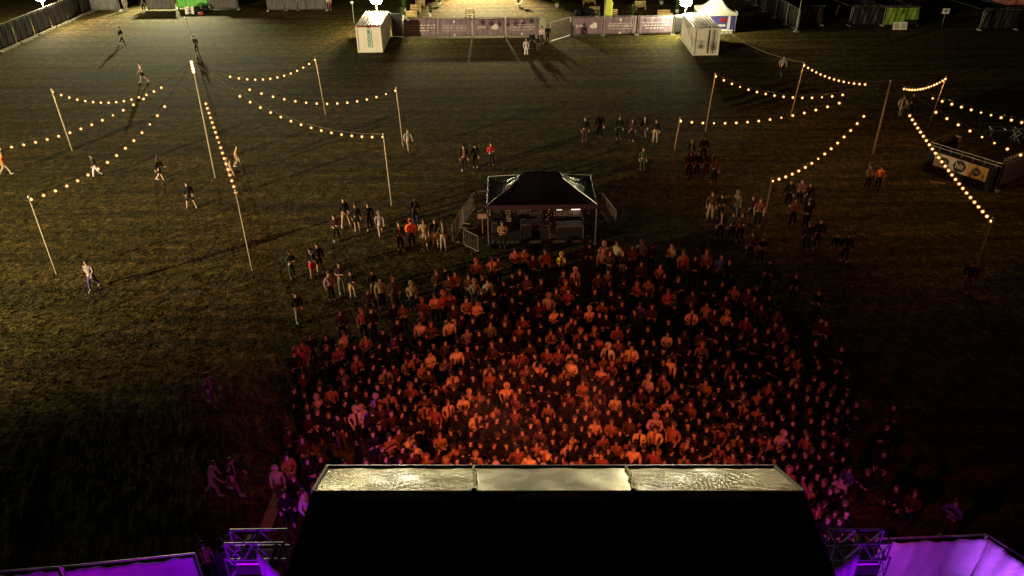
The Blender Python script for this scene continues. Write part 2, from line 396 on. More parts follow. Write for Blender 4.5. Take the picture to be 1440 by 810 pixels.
# lamp cluster on the tall left pole
o = thing('pole_lamp', 'small bright lamp fixed at the top of the tallest left pole', 'lamp', LT)
bm = bmesh.new()
for k in range(4): ball(bm, (.0, -.12, -.05-.19*k), .09, 8, 6)
bm_obj('lamp_globe', bm, M['bulbcore'], o)
bm = bmesh.new(); box(bm, (0, -.1, .08), (.1, .25, .05)); bm_obj('bracket', bm, M['steel'], o)
# bare cables
def bare(A, B, sag, label):
    bm = bmesh.new(); K = 16
    f = lambda t: A.lerp(B, t)-Vector((0, 0, sag*4*t*(1-t)))-A
    for i in range(K): tube(bm, f(i/K), f((i+1)/K), .016, .016, 5)
    x = bm_obj('power_cable', bm, M['wood']); x.location = A; tag(x, label, 'cable')
bare(P5, PZ(503, 33, 2.6), .45, 'bare pale cable sagging from the pole to the left white container')
bare(R3, PZ(1014, 38, 2.6), .5, 'thin bare cable from the farthest right pole toward the right white container')
# ------------------------------------------------------------------ containers
def container(fl, W, Ln, label, back_open=False, txt=None, redtrim=False):
    A = G(*fl)
    o = thing('container', label, 'container', A)
    h = 2.6
    bm = bmesh.new()
    # corrugated walls: vertical ribs along sides, front panels
    box(bm, (W/2, Ln/2, h/2+.05), (W-.08, Ln-.08, h-.1))
    n = int(Ln/.28)
    for i in range(n):
        y = .2+i*(Ln-.4)/(n-1)
        for x in (.02, W-.02): box(bm, (x, y, h/2+.05), (.05, .13, h-.35))
    bm_obj('walls', bm, M['contain'], o)
    bm = bmesh.new()
    for x in (.04, W-.04):
        for y in (.02, Ln-.02): box(bm, (x, y, h/2), (.14, .14, h))
        box(bm, (x, Ln/2, .08), (.12, Ln-.16, .15)); box(bm, (x, Ln/2, h-.07), (.12, Ln-.16, .13))
    for y in (.02, Ln-.02):
        box(bm, (W/2, y, .08), (W-.2, .12, .15))
    bm_obj('corner_frame', bm, M['contain'], o)
    bm = bmesh.new()
    for y in (.0, Ln): box(bm, (W/2, y, h-.06), (W-.2, .13, .12))
    bm_obj('top_rail', bm, M['red'] if redtrim else M['contain'], o)
    bm = bmesh.new(); box(bm, (W/2, Ln/2, h+.0), (W-.1, Ln-.1, .04), mi=1)
    k = 8
    for i in range(k):
        x = .18+i*(W-.36)/(k-1)
        p = [(-.085, 0), (-.055, .09), (.055, .09), (.085, 0)]
        vs = [[bm.verts.new((x+a, yy, h+.022+b)) for a, b in p] for yy in (.06, Ln-.06)]
        for a in range(3): bm.faces.new((vs[0][a], vs[0][a+1], vs[1][a+1], vs[1][a]))
        bm.faces.new(vs[0][::-1]); bm.faces.new(vs[1])
    bm_obj('roof', bm, [M['corr'], M['corrdark']], o)
    bm = bmesh.new()
    if txt is None:
        for x in (W*.5, W*.66, W*.84): tube(bm, (x, -.1, .2), (x, -.1, h-.2), .022)
        for x in (W*.5, W*.66, W*.84): box(bm, (x, -.1, 1.0), (.12, .06, .05))
        bm_obj('locking_bar', bm, M['steel'], o)
        bm = bmesh.new(); box(bm, (W*.58, -.015, h/2), (.035, .05, h-.4)); box(bm, (W*.77, -.015, h/2), (.05, .05, h-.4)); bm_obj('door_gap', bm, M['dark'], o)
    else:
        box(bm, (W*.52, -.012, 1.35), (.42, .03, 1.75)); s = bm_obj('sign_strip', bm, M['mint'], o)
        text_obj(txt, .42, M['teal'], s, (W*.5, -.032, 1.4), (R(90), R(-90), 0))
    return o
container((504, 74), 2.44, 6.2, 'white shipping container with red roof edge and vertical mint sign, left of the purple banners', txt='PODIUM', redtrim=True)
container((974, 78), 2.44, 6.2, 'white shipping container with plain doors, in front of the white pagoda tent')
# open door on left container side
A = G(504, 74)
bm = bmesh.new(); box(bm, (0, 0, 1.25), (1.2, .05, 2.4)); d = bm_obj('door', bm, M['greytarp']); d.location = (A.x+3.3, A.y+6.2, 0)
tag(d, 'dark upright door leaf standing open right of the red edged container', 'door')
bm = bmesh.new(); box(bm, (-.62, 0, 1.25), (.07, .08, 2.5)); bm_obj('door_edge', bm, M['white'], d)
# ------------------------------------------------------------------ balloon lamps
def balloon(px, py, Y, label, beam=None):
    T = PY(px, py, Y)
    o = thing('balloon_lamp', label, 'lamp', (T.x, T.y, 0))
    bm = bmesh.new(); ball(bm, (0, 0, T.z), (.6, .6, .45), 16, 10); bm_obj('lamp_envelope', bm, M['balloon'], o, True)
    bm = bmesh.new(); tube(bm, (0, 0, .02), (0, 0, T.z-.46), .035)
    bm_obj('mast', bm, M['steel'], o, True)
    if beam:  # added beam head and spot, only there to brighten the stage's front edge
        bm = bmesh.new(); tube(bm, (0, -.55, T.z-.55), (0, -.2, T.z-.6), .12, .09, 12); tube(bm, (0, -.2, T.z-.6), (0, 0, T.z-.65), .025); bm_obj('added_beam_head', bm, M['steel'], o)
        ld = bpy.data.lights.new('added_beam_light', 'SPOT'); ld.energy = 12500; ld.color = (1, .91, .66); ld.shadow_soft_size = .3; ld.spot_size = R(11); ld.spot_blend = .5
        lo = bpy.data.objects.new('added_beam_light', ld); COL.objects.link(lo); lo.parent = o; lo.location = (0, -.95, T.z-.52)
        lo.rotation_mode = 'QUATERNION'; lo.rotation_quaternion = (Vector((beam, 14.5, 10.3))-Vector((T.x, T.y, T.z))).to_track_quat('-Z', 'Y')
    bm = bmesh.new()
    for a in range(3):
        c = Vector((math.cos(a*2.1), math.sin(a*2.1), 0)); tube(bm, c*.7+Vector((0, 0, .03)), (0, 0, .9), .02)
    bm_obj('tripod_foot', bm, M['steel'], o)
balloon(529, 0, 87.0, 'glowing white lamp balloon above the back of the left container', -2.0)
balloon(965, 3, 85.2, 'glowing white lamp balloon on a mast by the right container', 3.0)
def mast(b, t, label, r=.04):
    A = G(*b); B = PY(t[0], t[1], A.y); o = thing('lamp_mast', label, 'mast', A)
    bm = bmesh.new(); tube(bm, (0, 0, 0), B-A, r); bm_obj('mast_tube', bm, M['steel'], o)
    q = B-A; bm = bmesh.new(); box(bm, q+Vector((0, -.08, 0)), (.3, .12, .22)); bm_obj('floodlight', bm, M['white'], o)
mast((498, 32), (495, 3), 'slim steel mast with a small unlit floodlight left of the red edged container')
mast((1118, 46), (1128, -4), 'tall thin steel mast in front of the black tarped corner', .035)
# ------------------------------------------------------------------ fences
def fence_panel(A, B, h, label, tarp, group=None, posts='steel', text=None, name='tarp_fence', fold=.04, seed=0, block=True):
    A = Vector(A); B = Vector(B); d = B-A; L = d.length; rz = math.atan2(d.y, d.x)
    o = thing(name, label, 'fence', A, rz, group)
    bm = bmesh.new()
    for x in (.03, L-.03): tube(bm, (x, 0, 0), (x, 0, h), .035)
    tube(bm, (.03, 0, h-.02), (L-.03, 0, h-.02), .03); tube(bm, (.03, 0, .18), (L-.03, 0, .18), .03)
    bm_obj('frame', bm, M[posts], o)
    bm = bmesh.new(); rr = random.Random(seed); ph = rr.random()*9; amp = fold
    def P(u, v):
        return Vector((.08+u*(L-.16), -.07-amp*(1+math.sin(u*L*5+ph+v*2)*.5+math.sin(u*L*11+ph*2-v*3)*.4), .14+v*(h-.18-.05*math.sin(u*math.pi))))
    sheet(bm, P, 30, 8, .012)
    t = bm_obj('tarpaulin' if not text else 'banner', bm, M[tarp], o, True)
    if block:
        for x in (.0, L):
            bm = bmesh.new(); box(bm, (x, 0, .06), (.24, .6, .12)); bm_obj('foot_block', bm, M['concrete'], o)
    yy = -.07-amp*2.1-.03
    if text == 'slogan':
        text_obj('COME UP + COME UP', .36, M['lettering'], t, (L/2, yy, h*.5), (R(90), 0, 0), sx=.75)
        bm = bmesh.new()
        for z in (h*.64, h*.36): box(bm, (L/2, yy, z), (L*.7, .01, .035))
        for z in (h*.82, h*.15): ball(bm, (L/2, yy, z), (.12, .01, .12), 10, 6)
        bm_obj('emblem', bm, M['lettering'], t)
    elif text == 'logo':
        text_obj('prox', .5, M['lettering'], t, (L*.3, yy, h*.55), (R(90), 0, 0), sx=.9)
        bm = bmesh.new(); ball(bm, (L*.7, yy, h*.5), (.42, .012, .22), 14, 8); ball(bm, (L*.74, yy-.004, h*.6), (.25, .012, .2), 12, 8)
        bm_obj('emblem', bm, M['lettering'], t)
    elif text == 'rows':
        bm = bmesh.new()
        for k, z in enumerate((h*.66, h*.52, h*.38)):
            x = L*(.12+.1*(k == 2)); xe = L*(.9-.12*(k == 2))
            while x < xe:
                ww = rr.uniform(.06, .26); box(bm, (x+ww/2, yy, z), (ww, .01, rr.uniform(.05, .12))); x += ww+rr.uniform(.07, .16)
        bm_obj('sponsor_marks', bm, M['lettering'], t)
    return o
Yb = G(660, 52).y
def xat(px, Y, z=1): # x on plane Y
    # iterate small: point with given Y,z at column px
    d = ray(px, 40); 
    for _ in range(3):
        p = Vector((0, Y, z)); lo = CL.x
        # solve x so that proj gives px
        x = 0
        for _ in range(12):
            q = proj((x, Y, z)); x += (px-q[0])*80/1120
    return x
ban = [(566, 615, 'rows'), (615, 663, 'slogan'), (664, 710, 'logo'), (711, 757, 'slogan'), (802, 848, 'logo'), (849, 895, 'slogan'), (897, 946, 'rows')]
names = ['leftmost purple banner panel with three rows of small sponsor marks', 'purple slogan banner panel second from the left container', 'purple banner panel with a logo and pale emblem, left of the gate', 'purple slogan banner panel at the left side of the gate opening',
         'purple logo banner panel at the right side of the gate opening', 'purple slogan banner panel behind the yellow flag', 'rightmost creased purple banner panel with sponsor marks, beside the dark panel']
for i, (a, b, t) in enumerate(ban):
    fence_panel((xat(a, Yb-.01*i), Yb-.01*i, 0), (xat(b, Yb-.01*i), Yb-.01*i, 0), 2.0, names[i], 'purple_ban', 'purple banner fence panels', text=t, seed=i)
fence_panel((xat(947.5, Yb), Yb, 0), (xat(961, Yb), Yb, 0), 2.0, 'narrow dark panel closing the gap to the right container', 'blacktarp')
# open gate
def mesh_gate(A, B, h, label, step=.14, name='fence_gate', cat='gate'):
    A = Vector(A); B = Vector(B); d = B-A; L = d.length
    o = thing(name, label, cat, A, math.atan2(d.y, d.x))
    bm = bmesh.new()
    for x in (0, L): tube(bm, (x, 0, 0), (x, 0, h), .03)
    for z in (h, .12): tube(bm, (0, 0, z), (L, 0, z), .03)
    bm_obj('frame', bm, M['steel'], o)
    bm = bmesh.new(); n = max(2, int(L/step))
    for i in range(1, n): tube(bm, (L*i/n, 0, .12), (L*i/n, 0, h), .008, n=4)
    bm_obj('mesh_bars', bm, M['steel'], o)
    return o
mesh_gate((xat(774, Yb-2.4), Yb-2.6, 0), (xat(802, Yb), Yb-.2, 0), 2.0, 'open wire mesh gate swung toward the field between the banners')
mesh_gate((xat(757.5, Yb), Yb, 0), (xat(767, Yb-1.7), Yb-1.7, 0), 2.0, 'short wire gate leaf behind the white clad visitors')
# left boundary fence along Y
XL = -52.0
ys = [76.5, 80.2, 83.9, 87.6, 91.3, 95.0, 98.7]
ltx = ['nearest brown tarped fence panel cut by the left edge', 'second brown tarped fence panel from the left edge', 'third brown tarped fence panel of the slanting left fence', 'fourth tarped fence panel of the slanting left fence', 'fifth tarped fence panel of the slanting left fence', 'darkest tarped fence panel at the upper corner of the left fence']
c0 = G(0, 72); c1 = G(130, 15)
for i in range(6):
    a = c0.lerp(c1, (i-.15)/5.5); b = c0.lerp(c1, (i+.83)/5.5)
    fence_panel(a, b, 2.4, ltx[i], 'brown_tarp' if i < 5 else 'blacktarp', 'tarped panels of the left boundary fence', posts='wood', seed=20+i)
    bm = bmesh.new(); L = (b-a).length; box(bm, (L/2, 0, .09), (L-.3, .3, .18)); x = bm_obj('ballast_beam', bm, M['wood']); x.location = a-Vector((0,0,0)); x.location.x += .45; x.rotation_euler = (0, 0, math.atan2((b-a).y, (b-a).x))
    tag(x, 'pale timber beam on the grass along the ' + ltx[i].replace(' panel', '', 1), 'beam')
Y9 = G(200, 15).y
def row(px0, px1, Y, label, tarp, h=2.6, seed=0, fold=.09, **k):
    return fence_panel((xat(px0, Y, 0), Y, 0), (xat(px1, Y, 0), Y, 0), h, label, tarp, seed=seed, fold=fold, **k)
row(129, 170, Y9, 'pleated grey tarp panel in the upper left corner of the field', 'greytarp', seed=31)
row(208, 249, Y9, 'grey tarp panel left of the bright green banner', 'greytarp', seed=32)
row(250, 295, Y9+.8, 'bright green banner panel at the top left', 'green', seed=33, name='banner_fence')
row(296, 336, Y9, 'grey tarp panel right of the bright green banner', 'greytarp', seed=34)
Y4 = G(420, 15).y
row(377, 402, Y4, 'louvred grey tarp panel at the top, left half of the middle screen', 'greytarp', seed=35)
row(402.5, 419, Y4, 'crossed cable covered narrow grey panel in the top middle screen', 'greytarp', seed=36)
o = row(419.5, 460, Y4, 'grey tarp panel carrying a cream sign at the top of the photo', 'greytarp', seed=37)
bm = bmesh.new(); box(bm, (2.1, -.3, 2.15), (2.0, .04, .75)); bm_obj('cream_sign', bm, M['cream'], o)
# sign board and bags
def board(px, py, w_, h_, label, m='white', lean=R(-12), marks=True):
    A = G(px, py); o = thing('sign_board', label, 'sign', A)
    bm = bmesh.new(); box(bm, (0, .1, h_/2), (w_, .04, h_), rx=lean); bm_obj('board', bm, M[m], o)
    bm = bmesh.new()
    for k in range(3): box(bm, (rnd.uniform(-.05, .05), .065-lean*0+.0+ (k-1)*.045, h_*.32+k*h_*.2), (w_*.55, .03, h_*.07), rx=lean)
    if marks: bm_obj('sign_marks', bm, M['dark'], o)
    else: bm.free()
    return o
board(267, 20, 1.05, .85, 'small white sign board on the grass below the green banner')
def bag(px, py, label, m, s=(.5, .4, .45)):
    A = G(px, py); bm = bmesh.new(); vs = ball(bm, (0, 0, s[2]*.8), s, 12, 8)
    for v_ in vs: v_.co += Vector((rnd.uniform(-.04, .04), rnd.uniform(-.04, .04), rnd.uniform(-.05, .04))); v_.co.z = max(0, v_.co.z)
    x = bm_obj('bin_bag', bm, M[m], None, True); x.location = A; tag(x, label, 'bag')
bag(278, 18, 'black full bin bag beside the white sign board', 'black'); bag(290, 17, 'black full bin bag at the right end of the green banner', 'black')
bag(283, 21, 'small red and white heap lying in front of the bin bags', 'red', (.4, .3, .2))
# right side enclosures
c0 = G(1120, 45); c1 = G(1050, 0); 
rl = ['black tarped fence panel nearest the field on the right diagonal', 'black tarped fence panel second along the right diagonal', 'black tarped fence panel third along the right diagonal', 'black tarped fence panel fourth along the right diagonal', 'black tarped fence panel where the right diagonal leaves the frame', 'black tarped fence panel past the upper frame edge']
for i in range(6):
    a = c0.lerp(c1, i/5.0); b = c0.lerp(c1, (i+.97)/5.0)
    fence_panel(a, b, 2.3, rl[i], 'blacktarp', 'black tarped panels of the right boundary', seed=50+i, fold=.1)
def screen_(px0, px1, pyb, h, label, tarp, seed=0, **k):
    Y = G((px0+px1)/2, pyb).y; return row(px0, px1, Y, label, tarp, h=h, seed=seed, **k)
screen_(1123, 1155, 36, 2.1, 'low black tarp screen right behind the tall thin mast', 'blacktarp', 60)
def lean_cover(px0, px1, pyb, z0, depth, label, tarp):
    Y = G((px0+px1)/2, pyb).y; x0 = xat(px0, Y, z0); x1 = xat(px1, Y, z0)
    bm = bmesh.new()
    sheet(bm, lambda u, v_: Vector((x0+(x1-x0)*u-v_*1.2, Y+.1+v_*depth, z0+.05-.25*math.sin(u*math.pi)*math.sin(v_*math.pi)+.05*math.sin(u*23+v_*9))), 24, 16, .02)
    x = bm_obj('tarp_cover', bm, M[tarp], None, True); tag(x, label, 'tarpaulin')
screen_(1193, 1239, 36, 2.0, 'black tarp screen left of the olive green banner', 'blacktarp', 61)
lean_cover(1193, 1239, 36, 2.05, 9, 'shiny wrinkled grey cover stretched behind the black screen left of the olive banner', 'greytarp')
screen_(1240, 1289, 36, 2.0, 'olive green banner panel at the top right', 'greendk', 62, name='banner_fence')
lean_cover(1241, 1289, 36, 2.05, 8, 'wrinkled grey cover stretched behind the olive green banner', 'greytarp')
for i, px in enumerate((1260, 1270)): board(px, 42, .75, .8, 'small grey board on the grass below the olive banner, %s one' % ('left', 'right')[i], 'contain')
screen_(1376, 1428, 42, 2.1, 'black tarp screen with a small pale notice near the top right corner', 'blacktarp', 63)
lean_cover(1376, 1428, 42, 2.15, 9, 'wrinkled grey cover behind the black screen near the top right corner', 'greytarp')
A = G(1324, 39); o = thing('sign_post', 'small white notice on a thin post between the dark screens at the top right', 'sign', A)
bm = bmesh.new(); tube(bm, (0, 0, 0), (0, 0, 1.6), .025); bm_obj('post', bm, M['steel'], o)
bm = bmesh.new(); box(bm, (0, -.04, 1.75), (.75, .03, .55)); s = bm_obj('notice_board', bm, M['white'], o)
text_obj('A', .45, M['dark'], s, (0, -.062, 1.75), (R(90), 0, 0))
Y = G(1420, 8).y; bm = bmesh.new()
x0 = xat(1392, Y, 1.5); sheet(bm, lambda u, v_: Vector((x0+14*u, Y+.05*math.sin(u*50), .1+v_*2.6)), 50, 4, .03)
x = bm_obj('tent_wall', bm, M['rosy'], None, True); tag(x, 'rosy tent side wall in the top right corner', 'tent')
# two short tarp props
def lamp_tube(px, py, px2, py2, label):
    A = G(px, py); B = PY(px2, py2, A.y); bm = bmesh.new(); tube(bm, (0, 0, .05), B-A, .09); x = bm_obj('light_tube', bm, M['white']); x.location = A; tag(x, label, 'tube')
lamp_tube(1175, 22, 1181, 6, 'short pale tube leaning left of the black tarp screens')
# pagoda tent
A = G(1008, 46); o = thing('pagoda_tent', 'white pagoda tent with blue and red printed wall behind the right container', 'tent', (A.x, A.y+1.6, 0))
bm = bmesh.new()
def pag(u, v_):
    a = u*2*math.pi; r = (1-v_)
    k = 1/max(abs(math.cos(a)), abs(math.sin(a)))
    z = 2.1+1.95*(v_**2.2)+.0
    return Vector((math.cos(a)*k*r*1.9, math.sin(a)*k*r*1.9, z))
sheet(bm, pag, 48, 10, .02); bm_obj('canopy', bm, M['pvc_white'], o, True)
bm = bmesh.new()
for sx, sy in ((1, 0), (-1, 0), (0, 1), (0, -1)): box(bm, (sx*1.91, sy*1.91, 1.97), (.03 if sx else 3.8, .03 if sy else 3.8, .32))
bm_obj('valance', bm, M['pvc_white'], o)
for a in (-1.83, 1.83):
    for b in (-1.83, 1.83):
        bm = bmesh.new(); tube(bm, (a, b, 0), (a, b, 2.0), .04); bm_obj('leg', bm, M['steel'], o)
bm = bmesh.new(); box(bm, (0, -1.8, .95), (3.5, .03, 1.7)); s = bm_obj('printed_wall', bm, M['blue'], o)
bm = bmesh.new(); ball(bm, (.5, -1.83, 1.35), (.5, .015, .22), 14, 8); bm_obj('red_emblem', bm, M['red'], s)
bm = bmesh.new(); box(bm, (1.1, -1.83, 1.1), (.3, .02, 1.3)); box(bm, (.1, -1.83, .35), (2.2, .02, .18)); box(bm, (.3, -1.83, .8), (.9, .02, .2)); bm_obj('white_print_mark', bm, M['lettering'], s)
for i, px in enumerate((1015, 1021, 1027)): 
    A2 = G(px, 47); bm = bmesh.new(); box(bm, (0, 0, .16), (.34, .3, .32)); box(bm, (0, 0, .33), (.38, .34, .03)); x = bm_obj('box', bm, M['white']); x.location = A2
    tag(x, 'small white box on the grass before the pagoda tent, %s of three' % ('left', 'middle', 'right')[i], 'box')
# feather flag
A = G(851, 49); A.y = Yb+.6; A.x = xat(850, Yb+.6, 2); o = thing('feather_flag', 'yellow green feather flag standing behind the purple banners', 'flag', A)
bm = bmesh.new(); tube(bm, (0, 0, 0), (0, 0, 3.6), .03); bm_obj('flag_pole', bm, M['steel'], o)
bm = bmesh.new(); sheet(bm, lambda u, v_: Vector((.02+u*(.75 if v_ < .8 else .75*(1-(v_-.8)*2.2))+.1*v_, .05*math.sin(v_*6), 1.4+v_*2.3)), 6, 12, .015); bm_obj('sail', bm, M['yel'], o, True)
# pallet benches
def pallet(px, py, w_, label, h=.85, rz=0):
    A = G(px, py); o = thing('pallet_bench', label, 'bench', A, rz, 'pallet furniture behind the banners')
    bm = bmesh.new()
    for k in range(4): box(bm, (0, .1-.02*k, .2+k*.2), (w_, .04, .13))
    for x in (-w_/2+.05, 0, w_/2-.05): box(bm, (x, .16, h/2), (.09, .08, h))
    bm_obj('backrest', bm, M['pallet'], o)
    bm = bmesh.new()
    for k in range(4): box(bm, (0, -.15-.17*k, .36), (w_, .14, .035))
    bm_obj('seat', bm, M['pallet'], o)
    for x in (-w_/2+.1, w_/2-.1):
        bm = bmesh.new(); box(bm, (x, -.4, .17), (.1, .7, .33)); bm_obj('skid', bm, M['pallet'], o)
for px, py, w_, l in ((579, 26, 1.3, 'pallet bench lowest in the cluster behind the leftmost banner'), (585, 17, 1.3, 'pallet bench in the middle of the cluster behind the leftmost banner'), (591, 9, 1.2, 'pallet bench uppermost in the cluster behind the leftmost banner'),
                      (836, 20, 1.2, 'pallet bench beside the dark covered pile, left of the yellow flag'), (860, 24, 1.3, 'pallet bench just right of the yellow flag'), (900, 12, 1.3, 'pallet bench farthest back between flag and right lamp'),
                      (933, 25, 1.4, 'pallet bench nearest the right lamp mast'), (828, 5, 1.6, 'dark reddish pallet bench at the top edge above the flag'), (661, 24, 1.1, 'low dark pallet bench behind the middle purple banner'), (935, 30, 1.6, 'pale pallet bench right behind the creased banner')):
    pallet(px, py, w_, l)
def plant(px, py, h, label, n=90, cat='plant'):
    A = G(px, py); o = thing('potted_plant', label, cat, A)
    bm = bmesh.new(); tube(bm, (0, 0, 0), (0, 0, .4), .17, .24, 12); bm_obj('pot', bm, M['contain'], o)
    bm = bmesh.new(); rr = random.Random(int(px))
    for i in range(n):
        a = rr.random()*6.28; el = rr.uniform(.2, 1.4); L = rr.uniform(.4, 1)*h*.6
        s0 = Vector((0, 0, .38+rr.random()*h*.45)); d = Vector((math.cos(a)*math.cos(el), math.sin(a)*math.cos(el), math.sin(el)))
        side = Vector((-d.y, d.x, 0)).normalized()*.06; mid = s0+d*L*.55; tip = s0+d*L-Vector((0, 0, L*.25))
        v_ = [bm.verts.new(p) for p in (s0, mid+side, tip, mid-side)]; bm.faces.new(v_)
    bm_obj('foliage', bm, M['leaf'], o)
plant(569, 16, 1.9, 'tall pale leafed potted plant left of the pallet benches'); plant(567, 26, 1.2, 'short leafy potted plant at the corner of the leftmost banner'); plant(606, 24, 1.3, 'white flowering potted plant right of the pallet bench cluster')
plant(618, 9, 1.3, 'potted plant behind the second purple banner, near the top edge'); plant(889, 27, 1.9, 'potted palm between the yellow flag and the right lamp'); plant(840, 27, .9, 'small potted plant left of the yellow flag')
plant(952, 18, 1.9, 'broad green potted plant next to the right lamp mast'); plant(930, 6, 1.7, 'dark green potted plant farthest back near the right lamp')
plant(730, 10, 1.5, 'potted plant at the top edge beside the bright patch'); plant(783, 10, 1.5, 'potted plant at the top edge right of the bright patch')
bm = bmesh.new()
for k in range(16): ball(bm, (rnd.uniform(-.9, .9), rnd.uniform(-.5, .5), rnd.uniform(.1, .5)), (.4, .35, .28), 8, 6)
x = bm_obj('covered_pile', bm, M['black'], None, True); x.location = G(822, 21); tag(x, 'low dark pile under black sheeting left of the pallet bench and flag', 'pile')
# ------------------------------------------------------------------ bar stand at the right
A = G(1296, 240); B = G(1388, 271); d = (B-A); L = d.length; rz = math.atan2(d.y, d.x)
o = thing('bar_stand', 'black bar stand with a pale and amber banner and a rail along its top', 'bar', A, rz)
bm = bmesh.new(); box(bm, (L/2, .12, .8), (L, .2, 1.6)); box(bm, (.1, 1.8, .8), (.2, 3.2, 1.6)); box(bm, (L-.5, .7, .95), (1.2, 1.2, 1.9))
bm_obj('black_front', bm, M['black'], o)
bm = bmesh.new(); box(bm, (L*.45, 2.0, .12), (L*.88, 3.2, .2)); bm_obj('floor_deck', bm, M['wood_dark'], o)
bm = bmesh.new()
for z in (2.0, 1.8): tube(bm, (0, .12, z), (L+.3, .12, z), .03)
for k in range(7): tube(bm, (L*k/6, .12, 1.6), (L*k/6, .12, 2.0), .025)
tube(bm, (0, .12, 2), (0, 3.4, 2), .03)
bm_obj('top_rail', bm, M['steel'], o)
bx0, bx1 = L*.14, L*.93
bm = bmesh.new(); vs = sheet(bm, lambda u, v_: Vector((bx0+(bx1-bx0)*u, -.01-.01*math.sin(u*20), .62+v_*.88)), 24, 3, .012)
for f in bm.faces:
    f.material_index = 1 if f.calc_center_median().x > bx0+(bx1-bx0)*.62 else 0
b = bm_obj('banner', bm, [M['pale'], M['amber']], o)
bm = bmesh.new()
def disc(bm, x, z, r, y=-.03, t=.02): tube(bm, (x, y, z), (x, y-t, z), r, r, 24)
disc(bm, bx0+.7, 1.07, .27); disc(bm, (bx0+bx1)/2-.05, 1.07, .4); disc(bm, bx0+(bx1-bx0)*.8, 1.05, .27)
e = bm_obj('round_emblem', bm, M['dark'], b)
text_obj('hit', .5, M['pale'], b, ((bx0+bx1)/2-.05, -.057, 1.09), (R(90), 0, 0))
bm = bmesh.new()
for x, r in ((bx0+.7, .15), (bx0+(bx1-bx0)*.8, .15)):
    for k in range(3): box(bm, (x, -.055, 1.0+k*.07), (.26, .01, .025))
bm_obj('emblem_marks', bm, M['amber'], b)
# side fence of the stand toward the right edge
A2 = G(1398, 268); B2 = G(1466, 238)
fence_panel(A2, B2, 1.9, 'dark purple clad fence running from the bar stand out of the right edge', 'purple_ban', seed=70)
bm = bmesh.new(); q = (B2-A2); K = 90
pts = [q*(k/K)+Vector((0, 0, 1.95+.22*math.sin(k*1.2))) for k in range(K)]
for k in range(K-1): tube(bm, pts[k], pts[k+1], .02, n=5)
x = bm_obj('coiled_cable', bm, M['wood']); x.location = A2; tag(x, 'pale zigzag cable looped along the top of the fence right of the bar stand', 'cable')
def frame_table(px, py, rz, label, s=(1.8, .8, .8)):
    A = G(px, py); o = thing('folding_table', label, 'table', A, rz)
    bm = bmesh.new()
    X, Y_, Z = s[0]/2, s[1]/2, s[2]
    for a, b in (((-X, -Y_), (X, -Y_)), ((X, -Y_), (X, Y_)), ((X, Y_), (-X, Y_)), ((-X, Y_), (-X, -Y_)), ((0, -Y_), (0, Y_))): tube(bm, (*a, Z), (*b, Z), .025)
    bm_obj('top_frame', bm, M['steel'], o)
    for x in (-X, X):
        bm = bmesh.new(); tube(bm, (x, -Y_, Z), (x*.85, Y_, 0), .025); tube(bm, (x, Y_, Z), (x*.85, -Y_, 0), .025); bm_obj('crossed_leg', bm, M['steel'], o)
frame_table(1408, 196, R(-4), 'bare steel table frame behind the bar stand, wide left one at the right edge')
frame_table(1436, 198, R(20), 'bare steel table frame cut by the right edge behind the bar stand', (1.4, .8, .8))
def chair(px, py, rz, label):
    A = G(px, py); o = thing('folded_chair', label, 'chair', A, rz)
    bm = bmesh.new(); box(bm, (0, 0, .45), (.42, .4, .03)); bm_obj('seat', bm, M['wood_dark'], o)
    bm = bmesh.new(); box(bm, (0, .22, .8), (.42, .03, .25), rx=R(-10)); bm_obj('backrest', bm, M['wood_dark'], o)
    for sx in (-1, 1):
        for sy in (-1, 1):
            bm = bmesh.new(); tube(bm, (sx*.2, sy*.19, 0), (sx*.19, sy*.18, .44), .015); bm_obj('leg', bm, M['steel'], o)
chair(1336, 208, .5, 'left chair on the bar terrace behind the banner'); chair(1346, 207, 2.2, 'right chair on the bar terrace behind the banner')
bm = bmesh.new(); box(bm, (0, 0, .02), (.9, .3, .03), rz=-.4); x = bm_obj('cardboard_sheet', bm, M['ply']); x.location = G(1318, 257); tag(x, 'small flat pale board lying on the grass before the bar stand', 'board')
# ------------------------------------------------------------------ front of house tent
YF = 39.56; ZE = 2.5
FL = PZ(684, 288, ZE); FR = PZ(841, 288, ZE); YF = (FL.y+FR.y)/2
xc = (FL.x+FR.x)/2; W2 = (FR.x-FL.x)/2; DP = 4.0; ZR = 3.6; RW = .95
tent = thing('gazebo', 'large black gazebo tent behind the crowd sheltering the sound desk', 'tent', (xc, YF, 0))
def canopy_face(u, v_):  # whole hip roof over rectangle; u across, v depth
    x = (u*2-1)*W2; y = v_*DP
    ex = max(0, (abs(x)-RW)/(W2-RW)); ey = abs(y-DP/2)/(DP/2)
    t = max(ex, ey)
    z = ZE+(ZR-ZE)*((1-t)**1.55) if t < 1 else ZE
    z -= .10*math.sin(math.pi*min(1, t))*abs(math.sin(u*math.pi*2))
    return Vector((x, y, z))
bm = bmesh.new(); sheet(bm, canopy_face, 48, 40, .015); bm_obj('canopy', bm, M['canopy'], tent, True)
bm = bmesh.new()
for (a, b, c, e_) in ((-W2, 0, W2, 0), (-W2, DP, W2, DP)): box(bm, (0, b-.012 if b == 0 else b+.012, ZE-.14), (W2*2, .018, .28))
for x in (-W2, W2): box(bm, (x+(.012 if x > 0 else -.012), DP/2, ZE-.14), (.018, DP+.04, .28))
bm_obj('valance', bm, mat('dark_plum_cloth', (.02, .007, .014), .6), tent)
for x in (-W2+.05, -.0, W2-.05):
    for y in (.05, DP-.05):
        if x == 0 and y < 1: continue
        bm = bmesh.new(); box(bm, (x, y, ZE/2-.02), (.05, .05, ZE-.04)); box(bm, (x, y, .02), (.16, .16, .03)); bm_obj('leg', bm, M['steel'], tent)
bm = bmesh.new()
